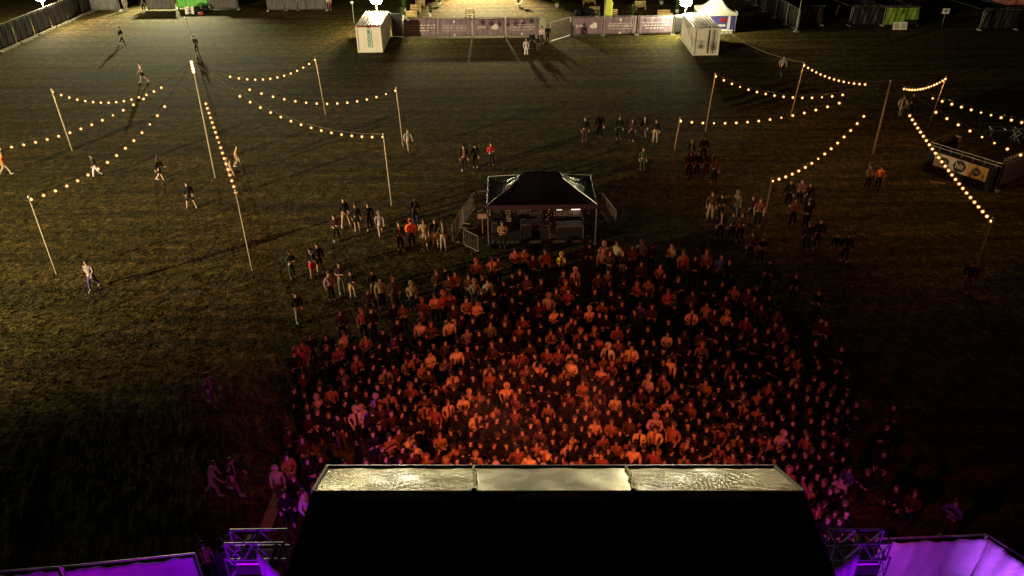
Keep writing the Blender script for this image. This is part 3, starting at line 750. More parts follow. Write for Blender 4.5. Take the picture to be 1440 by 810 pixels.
for sx in (-1, 1):
    for sy in (0, 1): tube(bm, (sx*(W2-.02), sy*DP, ZE-.02), (sx*RW, DP/2, ZR-.16), .022)
tube(bm, (-RW, DP/2, ZR-.16), (RW, DP/2, ZR-.16), .022)
bm_obj('roof_frame', bm, M['steel'], tent)
bm = bmesh.new()
sheet(bm, lambda u, v_: Vector((-W2+.1+u*(2*W2-.2), DP-.08+.03*math.sin(u*40), .15+v_*(ZE-.5))), 40, 4, .012); bm_obj('back_wall', bm, M['blacktarp'], tent)
bm = bmesh.new(); box(bm, (0, DP/2, .09), (W2*2-.4, DP-.5, .14)); x = bm_obj('floor_platform', bm, mat('dark_floor_boards', (.045, .03, .02), .7, var=.5, scale=2)); x.location = (xc, YF, 0); tag(x, 'low dark board platform under the black gazebo', 'platform')  # very dark brown boards with mottled tone
def desk(x, y, w_, label, items):
    o = thing('mixing_desk', label, 'desk', (xc+x, YF+y, .16))
    bm = bmesh.new(); box(bm, (0, 0, .8), (w_, .75, .12), rx=R(8))
    for i in range(int(w_*8)):
        for j in range(4): box(bm, (-w_/2+.1+i*.12, -.28+j*.16, .86+j*.022), (.03, .05, .06), mi=1)
    bm_obj('desk_top', bm, [M['black'], M['wood_dark']], o)
    bm = bmesh.new()
    for sx in (-1, 1): box(bm, (sx*(w_/2-.06), 0, .37), (.08, .6, .74))
    bm_obj('desk_legs_frame', bm, M['black'], o)
    rr = random.Random(int(w_*100))
    for i in range(0):
        for j in range(4): box(bm, (-w_/2+.1+i*.12, -.28+j*.16, .875+.0+(j*.022)), (.03, .05, .03))
    for (sx, sw, sh, m) in items:
        bm = bmesh.new(); box(bm, (sx, .3, 1.1), (sw+.06, .04, sh+.06)); s = bm_obj('monitor', bm, M['black'], o)
        bm = bmesh.new(); box(bm, (sx, .272, 1.1), (sw, .01, sh)); bm_obj('monitor_screen', bm, M[m], s)
desk(1.55, 2.0, 1.7, 'right hand sound desk under the gazebo with bright screens', ((-.45, .3, .4, 'screen'), (.5, .5, .35, 'screenwarm')))
desk(-.6, 2.3, 1.6, 'left hand sound desk under the gazebo', ((-.3, .42, .26, 'screen'),))
def case(x, y, s, label):
    o = thing('flight_case', label, 'case', (xc+x, YF+y, 0 if y < .3 else .16)); bm = bmesh.new(); box(bm, (0, 0, s[2]/2+.04), s); bm_obj('case_body', bm, M['black'], o)
    bm = bmesh.new()
    for a in (-1, 1):
        for b in (-1, 1): box(bm, (a*s[0]/2, b*s[1]/2, s[2]/2+.04), (.04, .04, s[2]+.02))
        box(bm, (0, a*s[1]/2, s[2]+.04), (s[0], .04, .04))
    bm_obj('metal_edge', bm, M['greytarp'], o)
case(-.55, .9, (1.2, .6, .8), 'large black flight case at the front left of the gazebo floor'); case(.15, .8, (.6, .55, .75), 'small black flight case beside the plywood sheet in the gazebo')
case(1.6, .7, (1.5, .6, .75), 'wide black flight case below the bright sound desk'); case(-2.4, 1.6, (.8, .6, .6), 'black flight case at the left side inside the gazebo')
bm = bmesh.new(); box(bm, (0, 0, .0), (.55, 1.9, .02)); x = bm_obj('plywood_sheet', bm, M['ply']); x.location = (xc+.62, YF+1.4, .19); x.rotation_euler = (0, 0, .05); tag(x, 'light plywood walkway between the two sound desks in the gazebo', 'walkway')
def lamp(name, label, loc, power, col, r=.1, spot=None, target=None, can=True, cat='lamp'):
    o = thing(name, label, cat, loc)
    if target is not None:
        o.rotation_mode = 'QUATERNION'; o.rotation_quaternion = (Vector(target)-Vector(loc)).to_track_quat('-Z', 'Y')
    ld = bpy.data.lights.new('lamp_light', 'SPOT' if spot else 'POINT'); ld.energy = power; ld.color = col; ld.shadow_soft_size = r
    if spot: ld.spot_size = R(spot); ld.spot_blend = 1.0
    lo = bpy.data.objects.new('lamp_light', ld); COL.objects.link(lo); lo.parent = o
    if can:
        bm = bmesh.new(); lo.location = (0, 0, -.02)
        # open can: ring wall
        n = 14
        for k in range(n):
            a0, a1 = 2*math.pi*k/n, 2*math.pi*(k+1)/n
            q = [bm.verts.new((math.cos(a)*.14*s, math.sin(a)*.14*s, z)) for (a, s, z) in ((a0, 1, .02), (a1, 1, .02), (a1, .8, .32), (a0, .8, .32))]
            bm.faces.new(q)
        tube(bm, (0, 0, .32), (0, 0, .35), .112, .08, 14)
        bm_obj('lamp_can', bm, M['black'], o)
        bm = bmesh.new(); tube(bm, (-.17, 0, .15), (-.17, 0, .5), .015); tube(bm, (.17, 0, .15), (.17, 0, .5), .015); tube(bm, (-.17, 0, .5), (.17, 0, .5), .015); bm_obj('yoke', bm, M['steel'], o)
    return o
lamp('desk_lamp', 'warm work lamp above the right sound desk inside the gazebo', (xc+1.4, YF+2.6, 2.1), 16, (1, .72, .45), .06)
lamp('desk_lamp', 'warm work lamp above the left sound desk inside the gazebo', (xc-.5, YF+2.9, 2.0), 5, (1, .85, .7), .06)
bm = bmesh.new(); box(bm, (0, 0, .0), (.5, .04, .28)); box(bm, (0, .02, -.6), (.04, .04, .9)); x = bm_obj('notice_board', bm, M['wood_dark']); x.location = PY(678, 304, YF-.2); tag(x, 'small pale notice hanging at the left front leg of the black gazebo', 'sign')
def barrier(A, B, label, h=1.15, z0=0):
    A = Vector(A); B = Vector(B); d = B-A; L = d.length
    o = thing('crowd_barrier', label, 'barrier', A, math.atan2(d.y, d.x), 'steel crowd barriers beside the gazebo')
    bm = bmesh.new()
    for z in (.15, h): tube(bm, (0, 0, z), (L, 0, z), .024)
    for x in (0, L): tube(bm, (x, 0, .15), (x, 0, h), .024)
    bm_obj('frame', bm, M['dullsteel'], o)
    bm = bmesh.new(); n = int(L/.13)
    for i in range(1, n): tube(bm, (L*i/n, 0, .15), (L*i/n, 0, h), .009, n=5)
    bm_obj('vertical_bars', bm, M['dullsteel'], o)
    for x in (.25, L-.25):
        bm = bmesh.new(); tube(bm, (x, -.32, .02), (x, .32, .02), .022); tube(bm, (x, 0, .02), (x, 0, .15), .022); bm_obj('foot', bm, M['dullsteel'], o)
barrier(G(637, 343), G(652, 318), 'steel barrier nearest the bystanders, lower left of the gazebo', 1.2)
barrier(G(652, 317), G(670, 294), 'steel barrier slanting back along the left side of the gazebo', 1.2)
barrier(G(671, 294), G(685, 294), 'steel barrier closing the back left corner of the gazebo', 1.2)
barrier(G(653, 347), G(673, 357), 'steel barrier standing crosswise at the crowd edge, left front of the gazebo', 1.1)
barrier(G(865, 326), G(845, 300), 'steel barrier running back along the right side of the gazebo', 1.35)
# ------------------------------------------------------------------ stage
from mathutils import noise as mnoise
ZT = 7.0; ZL = 6.25
TL = PZ(440, 692, ZT); TR = PZ(1130, 692, ZT); BLf = PZ(460, 657.5, ZL); BRf = PZ(1090, 657.5, ZL)
BL = PZ(401, 810, ZT); BR = PZ(1174, 810, ZT)
kx = (3.8-TL.y)/(BL.y-TL.y); BL2 = TL.lerp(BL, kx); kx = (3.8-TR.y)/(BR.y-TR.y); BR2 = TR.lerp(BR, kx)
stage = thing('stage', 'black roofed concert stage with a crinkled pale front edge at the bottom of the photo', 'stage', ((TL.x+TR.x)/2, 9, 0))
O = Vector(stage.location)
def rel(p): return Vector(p)-O
def fr_top(f): return TL.lerp(TR, f)
def fr_low(f): return BLf.lerp(BRf, f)
def bk(f): return BL2.lerp(BR2, f)
sm = [0, (670-440)/690, (893-440)/690, 1]
sl = [0, (668-460)/630, (882-460)/630, 1]
sb = [0, .341, .66, 1]
for k in range(3):
    bm = bmesh.new(); g0 = .004
    def P(u, v_):
        ft = sm[k]+(sm[k+1]-sm[k])*u; fl = sl[k]+(sl[k+1]-sl[k])*u
        p = fr_top(ft).lerp(fr_low(fl), v_)
        e = math.sin(math.pi*u)**.4 if 0 < u < 1 else 0
        p.z += .05*math.sin(math.pi*v_)*e + .012*math.sin(u*17+v_*5)*e
        if k != 1:
            X = p.x; Yv = v_*1.75; n1 = mnoise.noise(Vector((X*1.1, Yv*1.1, k*5.0))); q = X*(.8 if k == 2 else -.55)+Yv
            wk = .55+.9*mnoise.noise(Vector((X*.45, Yv*.7, 9.0+k)))
            p.z += max(.1, wk)*(.0045*math.sin(q*21+n1*9)+.0032*math.sin(q*39+n1*15+X*6)+.003*mnoise.noise(Vector((X*7, Yv*7, 2)))+.003*math.sin(X*50+n1*6)*(v_ < .35))
        else: p.z += .02*mnoise.noise(Vector((p.x*1.3, v_*2, 1)))
        return rel(p)
    sheet(bm, P, 260, 40, .02); bm_obj('front_valance', bm, M['valance_flat' if k == 1 else 'valance'], stage, True)
    bm = bmesh.new()
    def P2(u, v_):
        fb = sb[k]+(sb[k+1]-sb[k])*u; ft = sm[k]+(sm[k+1]-sm[k])*u
        p = bk(fb).lerp(fr_top(ft), v_); p.z += -.01+.05*math.sin(math.pi*u)+.01*math.sin(u*25)*math.sin(v_*9); return rel(p)
    sheet(bm, P2, 30, 20, .02); bm_obj('roof_sheet', bm, M['roofblack'], stage, True)
for k in (1, 2):
    bm = bmesh.new(); up = Vector((0, 0, .05))
    a = rel(fr_top(sm[k]))+up; b = rel(fr_low(sl[k]))+up; K = 14; pv = b
    for i in range(1, K+1):
        q = b.lerp(a, i/K)+Vector((rnd.uniform(-.03, .03), 0, .03)); tube(bm, pv, q, .035, .035, 6); pv = q
    bm_obj('valance_lacing', bm, M['valance'], stage, True)
    bm = bmesh.new(); c = rel(bk(sb[k]))+up
    tube(bm, a-Vector((0, 0, .03)), c-Vector((0, 0, .03)), .03, .03, 6); bm_obj('roof_seam', bm, M['roofblack'], stage)
    bm = bmesh.new(); tube(bm, a+Vector((-.05, .02, .01)), a+Vector((.12, -.25, .01)), .06, .03, 6); bm_obj('strap', bm, M['black'], stage)
bm = bmesh.new(); tube(bm, rel(BLf)-Vector((.05, -.03, .02)), rel(BRf)-Vector((-.05, -.03, .02)), .07, .07, 8); bm_obj('front_beam', bm, M['alu'], stage)
bm = bmesh.new(); tube(bm, rel(TL)+Vector((0, 0, .02)), rel(TR)+Vector((0, 0, .02)), .03); bm_obj('ridge_hem', bm, M['contain'], stage)
for s, (t, b, l) in ((-1, (TL, BL2, BLf)), (1, (TR, BR2, BRf))):
    bm = bmesh.new()
    sheet(bm, lambda u, v_: rel(b.lerp(t, u))+Vector((s*(.02+.16*v_), 0, -.02-v_*.75)), 20, 4, .02); bm_obj('side_skirt', bm, M['contain'] if s < 0 else M['greytarp'], stage)
    bm = bmesh.new(); tube(bm, rel(t), rel(l), .06, .06, 8); bm_obj('edge_hem', bm, M['contain'], stage)
# deck, columns
bm = bmesh.new(); box(bm, (0, .2, 1.15), (11, 8.5, .15)); bm_obj('deck', bm, M['black'], stage)
bm = bmesh.new(); box(bm, (0, 4.4, .55), (11, .04, 1.1)); bm_obj('deck_skirt', bm, M['black'], stage)
def truss(bm, a, b, w_=.3, n=8):
    a = Vector(a); b = Vector(b); d = (b-a).normalized()
    ref = Vector((0, 0, 1)) if abs(d.z) < .8 else Vector((0, 1, 0))
    s = d.cross(ref).normalized()*w_/2; t = d.cross(s).normalized()*w_/2
    cs = [s+t, s-t, -s-t, -s+t]
    for c in cs: tube(bm, a+c, b+c, .025, n=6)
    L = (b-a).length; K = max(2, int(L/w_/1.3))
    for i in range(K):
        p = a+d*L*i/K; q = a+d*L*(i+1)/K
        for j in range(4):
            c1, c2 = cs[j], cs[(j+1) % 4]
            if i % 2: c1, c2 = c2, c1
            tube(bm, p+c1, q+c2, .013, n=5)
for sx in (-1, 1):
    for yy in (-4.2, 4.5):
        bm = bmesh.new(); truss(bm, (sx*5.35, yy, 0), (sx*5.35, yy, 6.1), .35); bm_obj('tower', bm, M['alu'], stage)
bm = bmesh.new(); truss(bm, (-5.4, 6.0, 5.9), (5.4, 6.0, 5.9), .3); bm_obj('lighting_truss', bm, M['alu'], stage)
# wings
def wing(px0, px1, label_s):
    Z = 5.0; a = PZ(px0, 745, Z); b = PZ(px1, 745, Z); Y = (a.y+b.y)/2
    a = rel(Vector((a.x, Y, Z))); b = rel(Vector((b.x, Y, Z))); hgt = .62
    bm = bmesh.new()
    for dy in (0, -.45):
        for dz in (0, -hgt):
            o2 = Vector((0, dy, dz)); tube(bm, a+o2, b+o2, .035)
    n = 4; L = b-a
    for dy in (0, -.45):
        for i in range(n):
            p = a+L*(i/n)+Vector((0, dy, 0 if i % 2 == 0 else -hgt)); q = a+L*((i+1)/n)+Vector((0, dy, -hgt if i % 2 == 0 else 0)); tube(bm, p, q, .024)
        for e in (a, b): tube(bm, e+Vector((0, dy, 0)), e+Vector((0, dy, -hgt)), .03)
    for e in (a, b, a+L*.5):
        for dz in (0, -hgt): tube(bm, e+Vector((0, 0, dz)), e+Vector((0, -.45, dz)), .025)
    bm_obj('wing_truss', bm, M['alu'], stage)
    for e in (a, b):
        bm = bmesh.new(); truss(bm, (e.x, e.y-.22, 0), (e.x, e.y-.22, e.z-hgt), .3); bm_obj('wing_tower', bm, M['alu'], stage)
    return a+O, b+O
wa, wb = wing(323, 404, 'left'); ra, rb = wing(1166, 1244, 'right')
def hang(cx, Y, z, label, n=5, w_=.95):
    o = thing('speaker_array', label, 'speaker', (cx, Y, 0))
    for i in range(n):
        bm = bmesh.new(); box(bm, (0, -.05*i, z-.2-i*.36), (w_, .55, .33), rx=R(3*i)); bm_obj('speaker_cabinet', bm, M['black'], o)
    bm = bmesh.new(); box(bm, (0, 0, z+.02), (w_*.9, .5, .05)); tube(bm, (0, 0, z), (0, 0, z+.5), .02); bm_obj('rigging_frame', bm, M['steel'], o)
hang((wa.x+wb.x)/2-.15, wa.y-.25, 4.25, 'black loudspeaker column hung under the left truss wing'); hang((ra.x+rb.x)/2+.1, ra.y-.25, 4.25, 'black loudspeaker column hung under the right truss wing')
# hanging tarps of the wings (lit purple)
def drop(p, q, z0, z1, label):
    p = Vector(p); q = Vector(q); bm = bmesh.new()
    sheet(bm, lambda u, v_: Vector((p.x+(q.x-p.x)*u, p.y+(q.y-p.y)*u+.05*math.sin(u*17)*(1-v_*.5), z0+(z1-z0)*v_)), 24, 10, .015)
    x = bm_obj('side_tarp', bm, M['purpletarp'], None, True); tag(x, label, 'tarpaulin')
drop((wb.x-.62, wb.y-.75, 0), (wb.x+.25, wb.y-1.6, 0), 1.2, 5.1, 'purple lit tarp hanging between the left truss wing and the stage roof')
drop((ra.x-.3, ra.y-1.2, 0), (ra.x+.55, ra.y-.7, 0), 1.2, 4.9, 'purple lit tarp hanging between the right truss wing and the stage roof')
def wall(tops, label, group, z=2.0, seeds=0):
    for i in range(len(tops)-1):
        a = PZ(*tops[i], z); b = PZ(*tops[i+1], z); a.z = b.z = 0
        fence_panel(a, b, z+.02, label[i], 'purpletarp', group, seed=seeds+i, fold=.06)
wall([(-70, 809), (86, 797), (276, 778)], ['purple lit tarp fence cut by the lower left corner', 'purple lit tarp fence ending near the left truss wing'], 'purple lit backstage fences', seeds=80)
wall([(1232, 758), (1389, 752), (1475, 807)], ['dull purple lit tarp fence right of the right truss wing', 'brightest violet tarp fence in the lower right corner'], 'purple lit backstage fences', seeds=90)
# dark plinths/clutter under the wings: equipment rack
for px, py, l in ((345, 800, 'left'), (1210, 800, 'right')):
    A = G(px, 806); o = thing('equipment_rack', 'black equipment rack with cables beneath the %s truss wing' % l, 'rack', A)
    bm = bmesh.new(); box(bm, (0, 0, .7), (1.3, .8, 1.4)); bm_obj('rack_body', bm, M['black'], o)
    bm = bmesh.new()
    for k in range(14):
        a = Vector((rnd.uniform(-.6, .6), rnd.uniform(-.4, .3), 1.42)); b = Vector((rnd.uniform(-.6, .6), rnd.uniform(-.4, .4), 1.48)); tube(bm, a, b, .03, n=6)
    bm_obj('cable_loops', bm, M['greytarp'], o)
# ramps / planks
def plank(a, b, w_, label):
    a = G(*a); b = G(*b); d = b-a; bm = bmesh.new(); n = 6
    for k in range(n): box(bm, (d.length*(k+.5)/n, 0, .035), (d.length/n-.03, w_, .06))
    x = bm_obj('cable_ramp', bm, M['ramp']); x.location = a; x.rotation_euler = (0, 0, math.atan2(d.y, d.x)); tag(x, label, 'cable ramp')
plank((372, 748), (398, 684), .42, 'brown cable ramp on the ground just left of the stage roof'); plank((436, 640), (474, 586), .42, 'brown cable ramp half hidden at the left edge of the crowd')
# ------------------------------------------------------------------ lights
OR = (1, .185, .045)
for i, (x, tx, ty, p) in enumerate(((-4.3, -5.0, 25.5, 1.1), (-1.6, -2.0, 25, 1.6), (1.6, 1.8, 26.5, 1.2), (4.3, 6.5, 28, 1.0))):
    lamp('stage_light', 'amber stage light under the front of the stage roof, %s of four' % ('leftmost', 'second from left', 'third from left', 'rightmost')[i], (O.x+x, 15.25, 5.6), 1250*p, OR if i % 2 else (1, .16, .065), .12, 88, (O.x+tx, ty, 1), True, 'stage light')
lamp('stage_light', 'amber long throw stage light at the centre of the front truss', (O.x, 15.3, 5.6), 1000, (1, .2, .08), .12, 46, (O.x+.3, 32, .8), True, 'stage light')
PU = (.36, .0, 1)
lamp('stage_light', 'violet stage light on the left truss wing', (wa.x+.3, wa.y+.4, 4.2), 330, (1, .09, .5), .12, 75, (wa.x-.5, 23, .5), True, 'stage light')
lamp('stage_light', 'violet stage light on the right truss wing', (rb.x-.3, rb.y+.4, 4.2), 420, (1, .1, .35), .12, 100, (rb.x+5, 26, .5), True, 'stage light')
lamp('floor_light', 'violet floor light behind the left purple fence', (-12.3, 12.2, .35), 460, (.5, .0, .85), .15, 130, (-13.2, 16, 1.0), True, 'stage light')
lamp('floor_light', 'violet floor light at the left stage side', (wb.x-2.6, wb.y-5.2, 1.2), 2400, PU, .15, 130, (wb.x-.2, wb.y-1, 3.2), True, 'stage light')
lamp('floor_light', 'violet floor light in front of the dull purple fence', (11.6, 14.2, .5), 130, (.5, .05, .85), .15, 120, (12.8, 17.4, 1.1), True, 'stage light')
lamp('floor_light', 'violet floor light aimed at the corner fence', (14.2, 13.6, .5), 900, (.5, .1, 1), .15, 110, (15.6, 15.6, 1.1), True, 'stage light')
lamp('floor_light', 'violet floor light at the right stage side', (ra.x+2.4, ra.y-5.0, 1.2), 1300, PU, .15, 130, (ra.x+.3, ra.y-1, 3.2), True, 'stage light')
def flood_mast(loc, h, power, col, label, r=.35, aim=None, cone=96):
    o = thing('flood_mast', label, 'floodlight', loc)
    bm = bmesh.new(); tube(bm, (0, 0, 0), (0, 0, h), .08); bm_obj('mast', bm, M['steel'], o)
    bm = bmesh.new(); box(bm, (0, 0, h+.3), (.3, .3, .6)); bm_obj('lamp_housing', bm, M['steel'], o)
    ld = bpy.data.lights.new('lamp_light', 'POINT'); ld.energy = power; ld.color = col; ld.shadow_soft_size = r
    lo = bpy.data.objects.new('lamp_light', ld); COL.objects.link(lo); lo.parent = o; lo.location = (.0, 0, h-.05)
    if aim:
        dd = Vector((aim[0]-loc[0], aim[1]-loc[1], 0)).normalized()*.45; lo.location = (dd.x, dd.y, h+.1)
    if aim:
        ld.type = 'SPOT'; ld = lo.data; ld.spot_size = R(cone); ld.spot_blend = .75
        lo.rotation_mode = 'QUATERNION'; lo.rotation_quaternion = (Vector(aim)-Vector(loc)-Vector((0, 0, h))).to_track_quat('-Z', 'Y')
flood_mast((-52, 13, 0), 6.3, 255000, (1, .77, .42), 'tall floodlight mast left of the field, lighting the grass from the side', .1, (-22, 76, 0))
flood_mast((-4, 112, 0), 7, 75000, (1, .8, .42), 'tall floodlight mast behind the banners lighting the terrace', .35, (-3, 103.5, 0), 72)
balloon(57, -4, 93, 'glowing lamp balloon at the top left corner beyond the slanting fence')

# stage smoke drifting over the front rows
def smoke():
    c = G(745, 640); bm = bmesh.new(); bmesh.ops.create_uvsphere(bm, u_segments=24, v_segments=14, radius=1, matrix=Matrix.Translation((c.x, c.y+.3, 2.1)) @ Matrix.Diagonal((4.2, 3.4, 1.9, 1)))
    m = bpy.data.materials.new('thin_stage_smoke'); m.use_nodes = True; nt = m.node_tree; nt.nodes.clear()
    v = nt.nodes.new('ShaderNodeVolumePrincipled'); o = nt.nodes.new('ShaderNodeOutputMaterial'); nt.links.new(v.outputs[0], o.inputs['Volume'])
    tc = nt.nodes.new('ShaderNodeTexCoord'); n = nt.nodes.new('ShaderNodeTexNoise'); n.inputs['Scale'].default_value = .45; n.inputs['Detail'].default_value = 2
    nt.links.new(tc.outputs['Object'], n.inputs['Vector']); r = nt.nodes.new('ShaderNodeMapRange'); r.inputs[1].default_value = .42; r.inputs[2].default_value = .7; r.inputs[3].default_value = .0; r.inputs[4].default_value = .06
    g = nt.nodes.new('ShaderNodeTexGradient'); g.gradient_type = 'SPHERICAL'; mp = nt.nodes.new('ShaderNodeMapping'); mp.vector_type = 'TEXTURE'
    mp.inputs['Location'].default_value = (c.x, c.y+.3, 2.1); mp.inputs['Scale'].default_value = (4.2, 3.4, 1.9)
    nt.links.new(tc.outputs['Object'], mp.inputs[0]); nt.links.new(mp.outputs[0], g.inputs[0])
    k = nt.nodes.new('ShaderNodeMath'); k.operation = 'MULTIPLY'; nt.links.new(r.outputs[0], k.inputs[0]); nt.links.new(g.outputs[1], k.inputs[1]); nt.links.new(k.outputs[0], v.inputs['Density'])
    nt.links.new(n.outputs['Fac'], r.inputs[0]); v.inputs['Color'].default_value = (.8, .75, .85, 1)
    x = struct(tag(bm_obj('smoke', bm, m), 'thin pinkish stage smoke hanging over the front rows of the crowd', 'smoke'), 'stuff')
smoke()
sc.cycles.volume_step_rate = 4; sc.cycles.volume_max_steps = 32

# gazebo clutter: warm equipment lights, racks, stands
rc = random.Random(5)
def small(name, label, cat, loc, parts):
    o = thing(name, label, cat, loc)
    for (nm, m, fn) in parts:
        bm = bmesh.new(); fn(bm); bm_obj(nm, bm, M[m], o)
    return o
gz = [(-1.9, 2.9, 'left'), (-.05, 3.3, 'centre left'), (.5, 3.0, 'centre right'), (2.4, 3.1, 'right')]
for i, (x, y, w_) in enumerate(gz):
    h = rc.uniform(.7, 1.25)
    def body(bm, h=h): box(bm, (0, 0, h/2), (.55, .6, h))
    def unit(bm, h=h):
        for k in range(int(h/.16)): box(bm, (0, -.31, .1+k*.16), (.47, .02, .11))
    def led(bm, h=h):
        for k in range(int(h/.16)):
            for q in range(2): box(bm, (-.18+.12*q+rc.uniform(0, .2), -.326, .1+k*.16), (.022, .012, .022))
    small('equipment_rack', 'black equipment rack with small warm lights at the gazebo back, %s' % w_, 'rack', (xc+x, YF+y, .165), (('rack_body', 'black', body), ('front_units', 'greytarp', unit), ('indicator_lights', 'led', led)))
for i, (x, y, w_) in enumerate(((-1.3, 3.4, 'left'), (1.0, 3.45, 'middle'), (2.05, 3.4, 'right'))):
    def sheetp(bm): box(bm, (0, 0, 0), (.34, .02, .24))
    o = small('hanging_paper', 'pale paper sheet hung at the gazebo back wall, %s one' % w_, 'paper', (xc+x, YF+DP-.2, 1.45), (('paper_sheet', 'contain', sheetp),))
# trampled cups and litter
bm = bmesh.new(); rr = random.Random(11)
for k in range(70):
    Y = 19+rr.random()*50; X = rr.uniform(-1, 1)*(12+Y*.5)
    if rr.random() < .5: tube(bm, (X, Y, .05), (X+rr.uniform(-.1, .1), Y+.08, .06), .035, .045, 8)
    else: box(bm, (X, Y, .03), (.12, .08, .02), rz=rr.random()*3)
struct(tag(bm_obj('litter', bm, M['greytarp']), 'small pale cups and paper scraps scattered over the grass', 'litter'), 'stuff')

flood_mast((-44, 110, 0), 7, 48000, (1, .95, .55), 'floodlight mast beyond the upper left tarps lighting the corner of the field', .35, (-41, 90, 0), 84)
# ------------------------------------------------------------------ people
def skin_mesh(name, V, E, Rr, sub=1, root=0):
    me = bpy.data.meshes.new('tmp'); me.from_pydata([tuple(v) for v in V], E, []); me.update()
    o = bpy.data.objects.new('tmp', me); COL.objects.link(o)
    md = o.modifiers.new('s', 'SKIN'); md.use_smooth_shade = True; md.branch_smoothing = .6
    for i, r in enumerate(Rr):
        sv = me.skin_vertices[0].data[i]; sv.radius = (r, r) if not isinstance(r, tuple) else r; sv.use_root = (i == root)
    if sub: ms = o.modifiers.new('u', 'SUBSURF'); ms.levels = sub; ms.render_levels = sub
    dg = bpy.context.evaluated_depsgraph_get(); dg.update(); out = bpy.data.meshes.new_from_object(o.evaluated_get(dg))
    bpy.data.objects.remove(o); bpy.data.meshes.remove(me); out.name = name
    for p in out.polygons: p.use_smooth = True
    return out
def merge(name, mesh, bm2, mats):
    bm = bmesh.new(); bm.from_mesh(mesh)
    for f in bm.faces: f.smooth = True
    t = bpy.data.meshes.new('t'); bm2.to_mesh(t); bm2.free(); bm.from_mesh(t); bpy.data.meshes.remove(t)
    out = bpy.data.meshes.new(name); bm.to_mesh(out); bm.free()
    for m in mats: out.materials.append(m)
    return out
V3 = Vector
def make_pose(key, el, wr, kn=None, an=None, hip=None, lean=0.0, hunch=0.0):
    """el, wr, kn, an: (left, right) points for a figure facing -Y"""
    kn = kn or (V3((-.11, -.02, .5)), V3((.11, -.02, .5))); an = an or (V3((-.13, .02, .09)), V3((.13, .02, .09)))
    def L(z, x=0, y=0): # torso lean
        a = lean*max(0, z-.95)/.6; return V3((x, y-a, z-abs(lean)*.35*max(0, z-.95)/.6))
    pel, wst, che, nkb, nck, h1, h2, h3 = L(.94), L(1.1), L(1.3), L(1.45), L(1.52, 0, -.01), L(1.585, 0, -.03), L(1.665, 0, -.03), L(1.73, 0, -.02)
    sh = (L(1.41, -.18), L(1.41, .18))
    hp = (V3((-.09, 0, .88)), V3((.09, 0, .88)))
    el = [V3(e)+(L(1.3)-V3((0, 0, 1.3))) for e in el]; wr = [V3(e)+(L(1.2)-V3((0, 0, 1.2))) for e in wr]
    V = [pel, wst, che, nkb, nck, h1, h2, h3]; E = [(0, 1), (1, 2), (2, 3), (3, 4), (4, 5), (5, 6), (6, 7)]
    Rr = [.125, .115, .13, .08, .055, .075, .09, .055]
    TV = [L(.9), wst, che, L(1.44), L(1.5)]; TE = [(0, 1), (1, 2), (2, 3), (3, 4)]; TR_ = [.165, .15, .165, .11, .075]
    SV = list(TV); SE = list(TE); SR = list(TR_)
    bm2 = bmesh.new()
    for s in (0, 1):
        n = len(V); hand = wr[s]+(wr[s]-el[s]).normalized()*.07
        V += [sh[s], el[s], wr[s], hand]; E += [(2, n), (n, n+1), (n+1, n+2), (n+2, n+3)]; Rr += [.06, .042, .03, .035]
        dr = (wr[s]-el[s]).normalized(); side = dr.cross(V3((0, 0, 1)));
        if side.length < .1: side = V3((0, 1, 0))
        side.normalize(); up = side.cross(dr).normalized()
        for k in range(4):
            b0 = hand+side*(-.03+.02*k)+dr*.01; l = (.045, .055, .05, .038)[k]
            m_ = b0+dr*l-up*.008; tube(bm2, b0, m_, .0095, .009, 6); tube(bm2, m_, m_+dr*l*.7-up*.025, .009, .007, 6)
        th = wr[s]+dr*.035-side*.03; tube(bm2, th, th+dr*.045-side*.035, .012, .01, 6); tube(bm2, th+dr*.045-side*.035, th+dr*.08-side*.04, .01, .008, 6)
        n = len(TV); TV += [sh[s], el[s], wr[s]-dr*.01]; TE += [(2, n), (n, n+1), (n+1, n+2)]; TR_ += [.088, .066, .052]
        n = len(SV); mid = sh[s].lerp(el[s], .75); SV += [sh[s], mid]; SE += [(2, n), (n, n+1)]; SR += [.085, .075]
    for s in (0, 1):
        n = len(V); V += [hp[s], kn[s], an[s]]; E += [(0, n), (n, n+1), (n+1, n+2)]; Rr += [.088, .055, .038]
    # face and ears
    hc = h2
    ball(bm2, hc+V3((0, -.092, -.012)), (.014, .022, .022), 6, 5)
    for s in (-1, 1):
        ball(bm2, hc+V3((s*.088, .005, -.005)), (.012, .022, .032), 6, 5)
        ball(bm2, hc+V3((s*.034, -.082, .012)), (.014, .01, .009), 6, 5, 1)
        box(bm2, hc+V3((s*.034, -.085, .034)), (.035, .012, .007), mi=1)
    box(bm2, hc+V3((0, -.082, -.05)), (.045, .012, .008), mi=1)
    body = merge('body', skin_mesh('b', V, E, Rr), bm2, [M['skin'], M['dark']])
    top = skin_mesh('jacket', TV, TE, TR_); tee = skin_mesh('tshirt', SV, SE, SR)
    PV = [L(1.0), V3((0, 0, .9))]; PE = [(0, 1)]; PR = [.145, .14]; QV = list(PV); QE = list(PE); QR = list(PR)
    for s in (0, 1):
        n = len(PV); PV += [hp[s]-V3((0, 0, .06)), kn[s], an[s]+V3((0, 0, .03))]; PE += [(1, n), (n, n+1), (n+1, n+2)]; PR += [.11, .075, .062]
        n = len(QV); QV += [hp[s]-V3((0, 0, .06)), hp[s].lerp(kn[s], .9)]; QE += [(1, n), (n, n+1)]; QR += [.115, .095]
    tr = skin_mesh('trousers', PV, PE, PR, root=1); so = skin_mesh('shorts', QV, QE, QR, root=1)
    for m_ in (top, tee, tr, so): m_.materials.clear(); m_.materials.append(M['cloth'])
    shoe = []
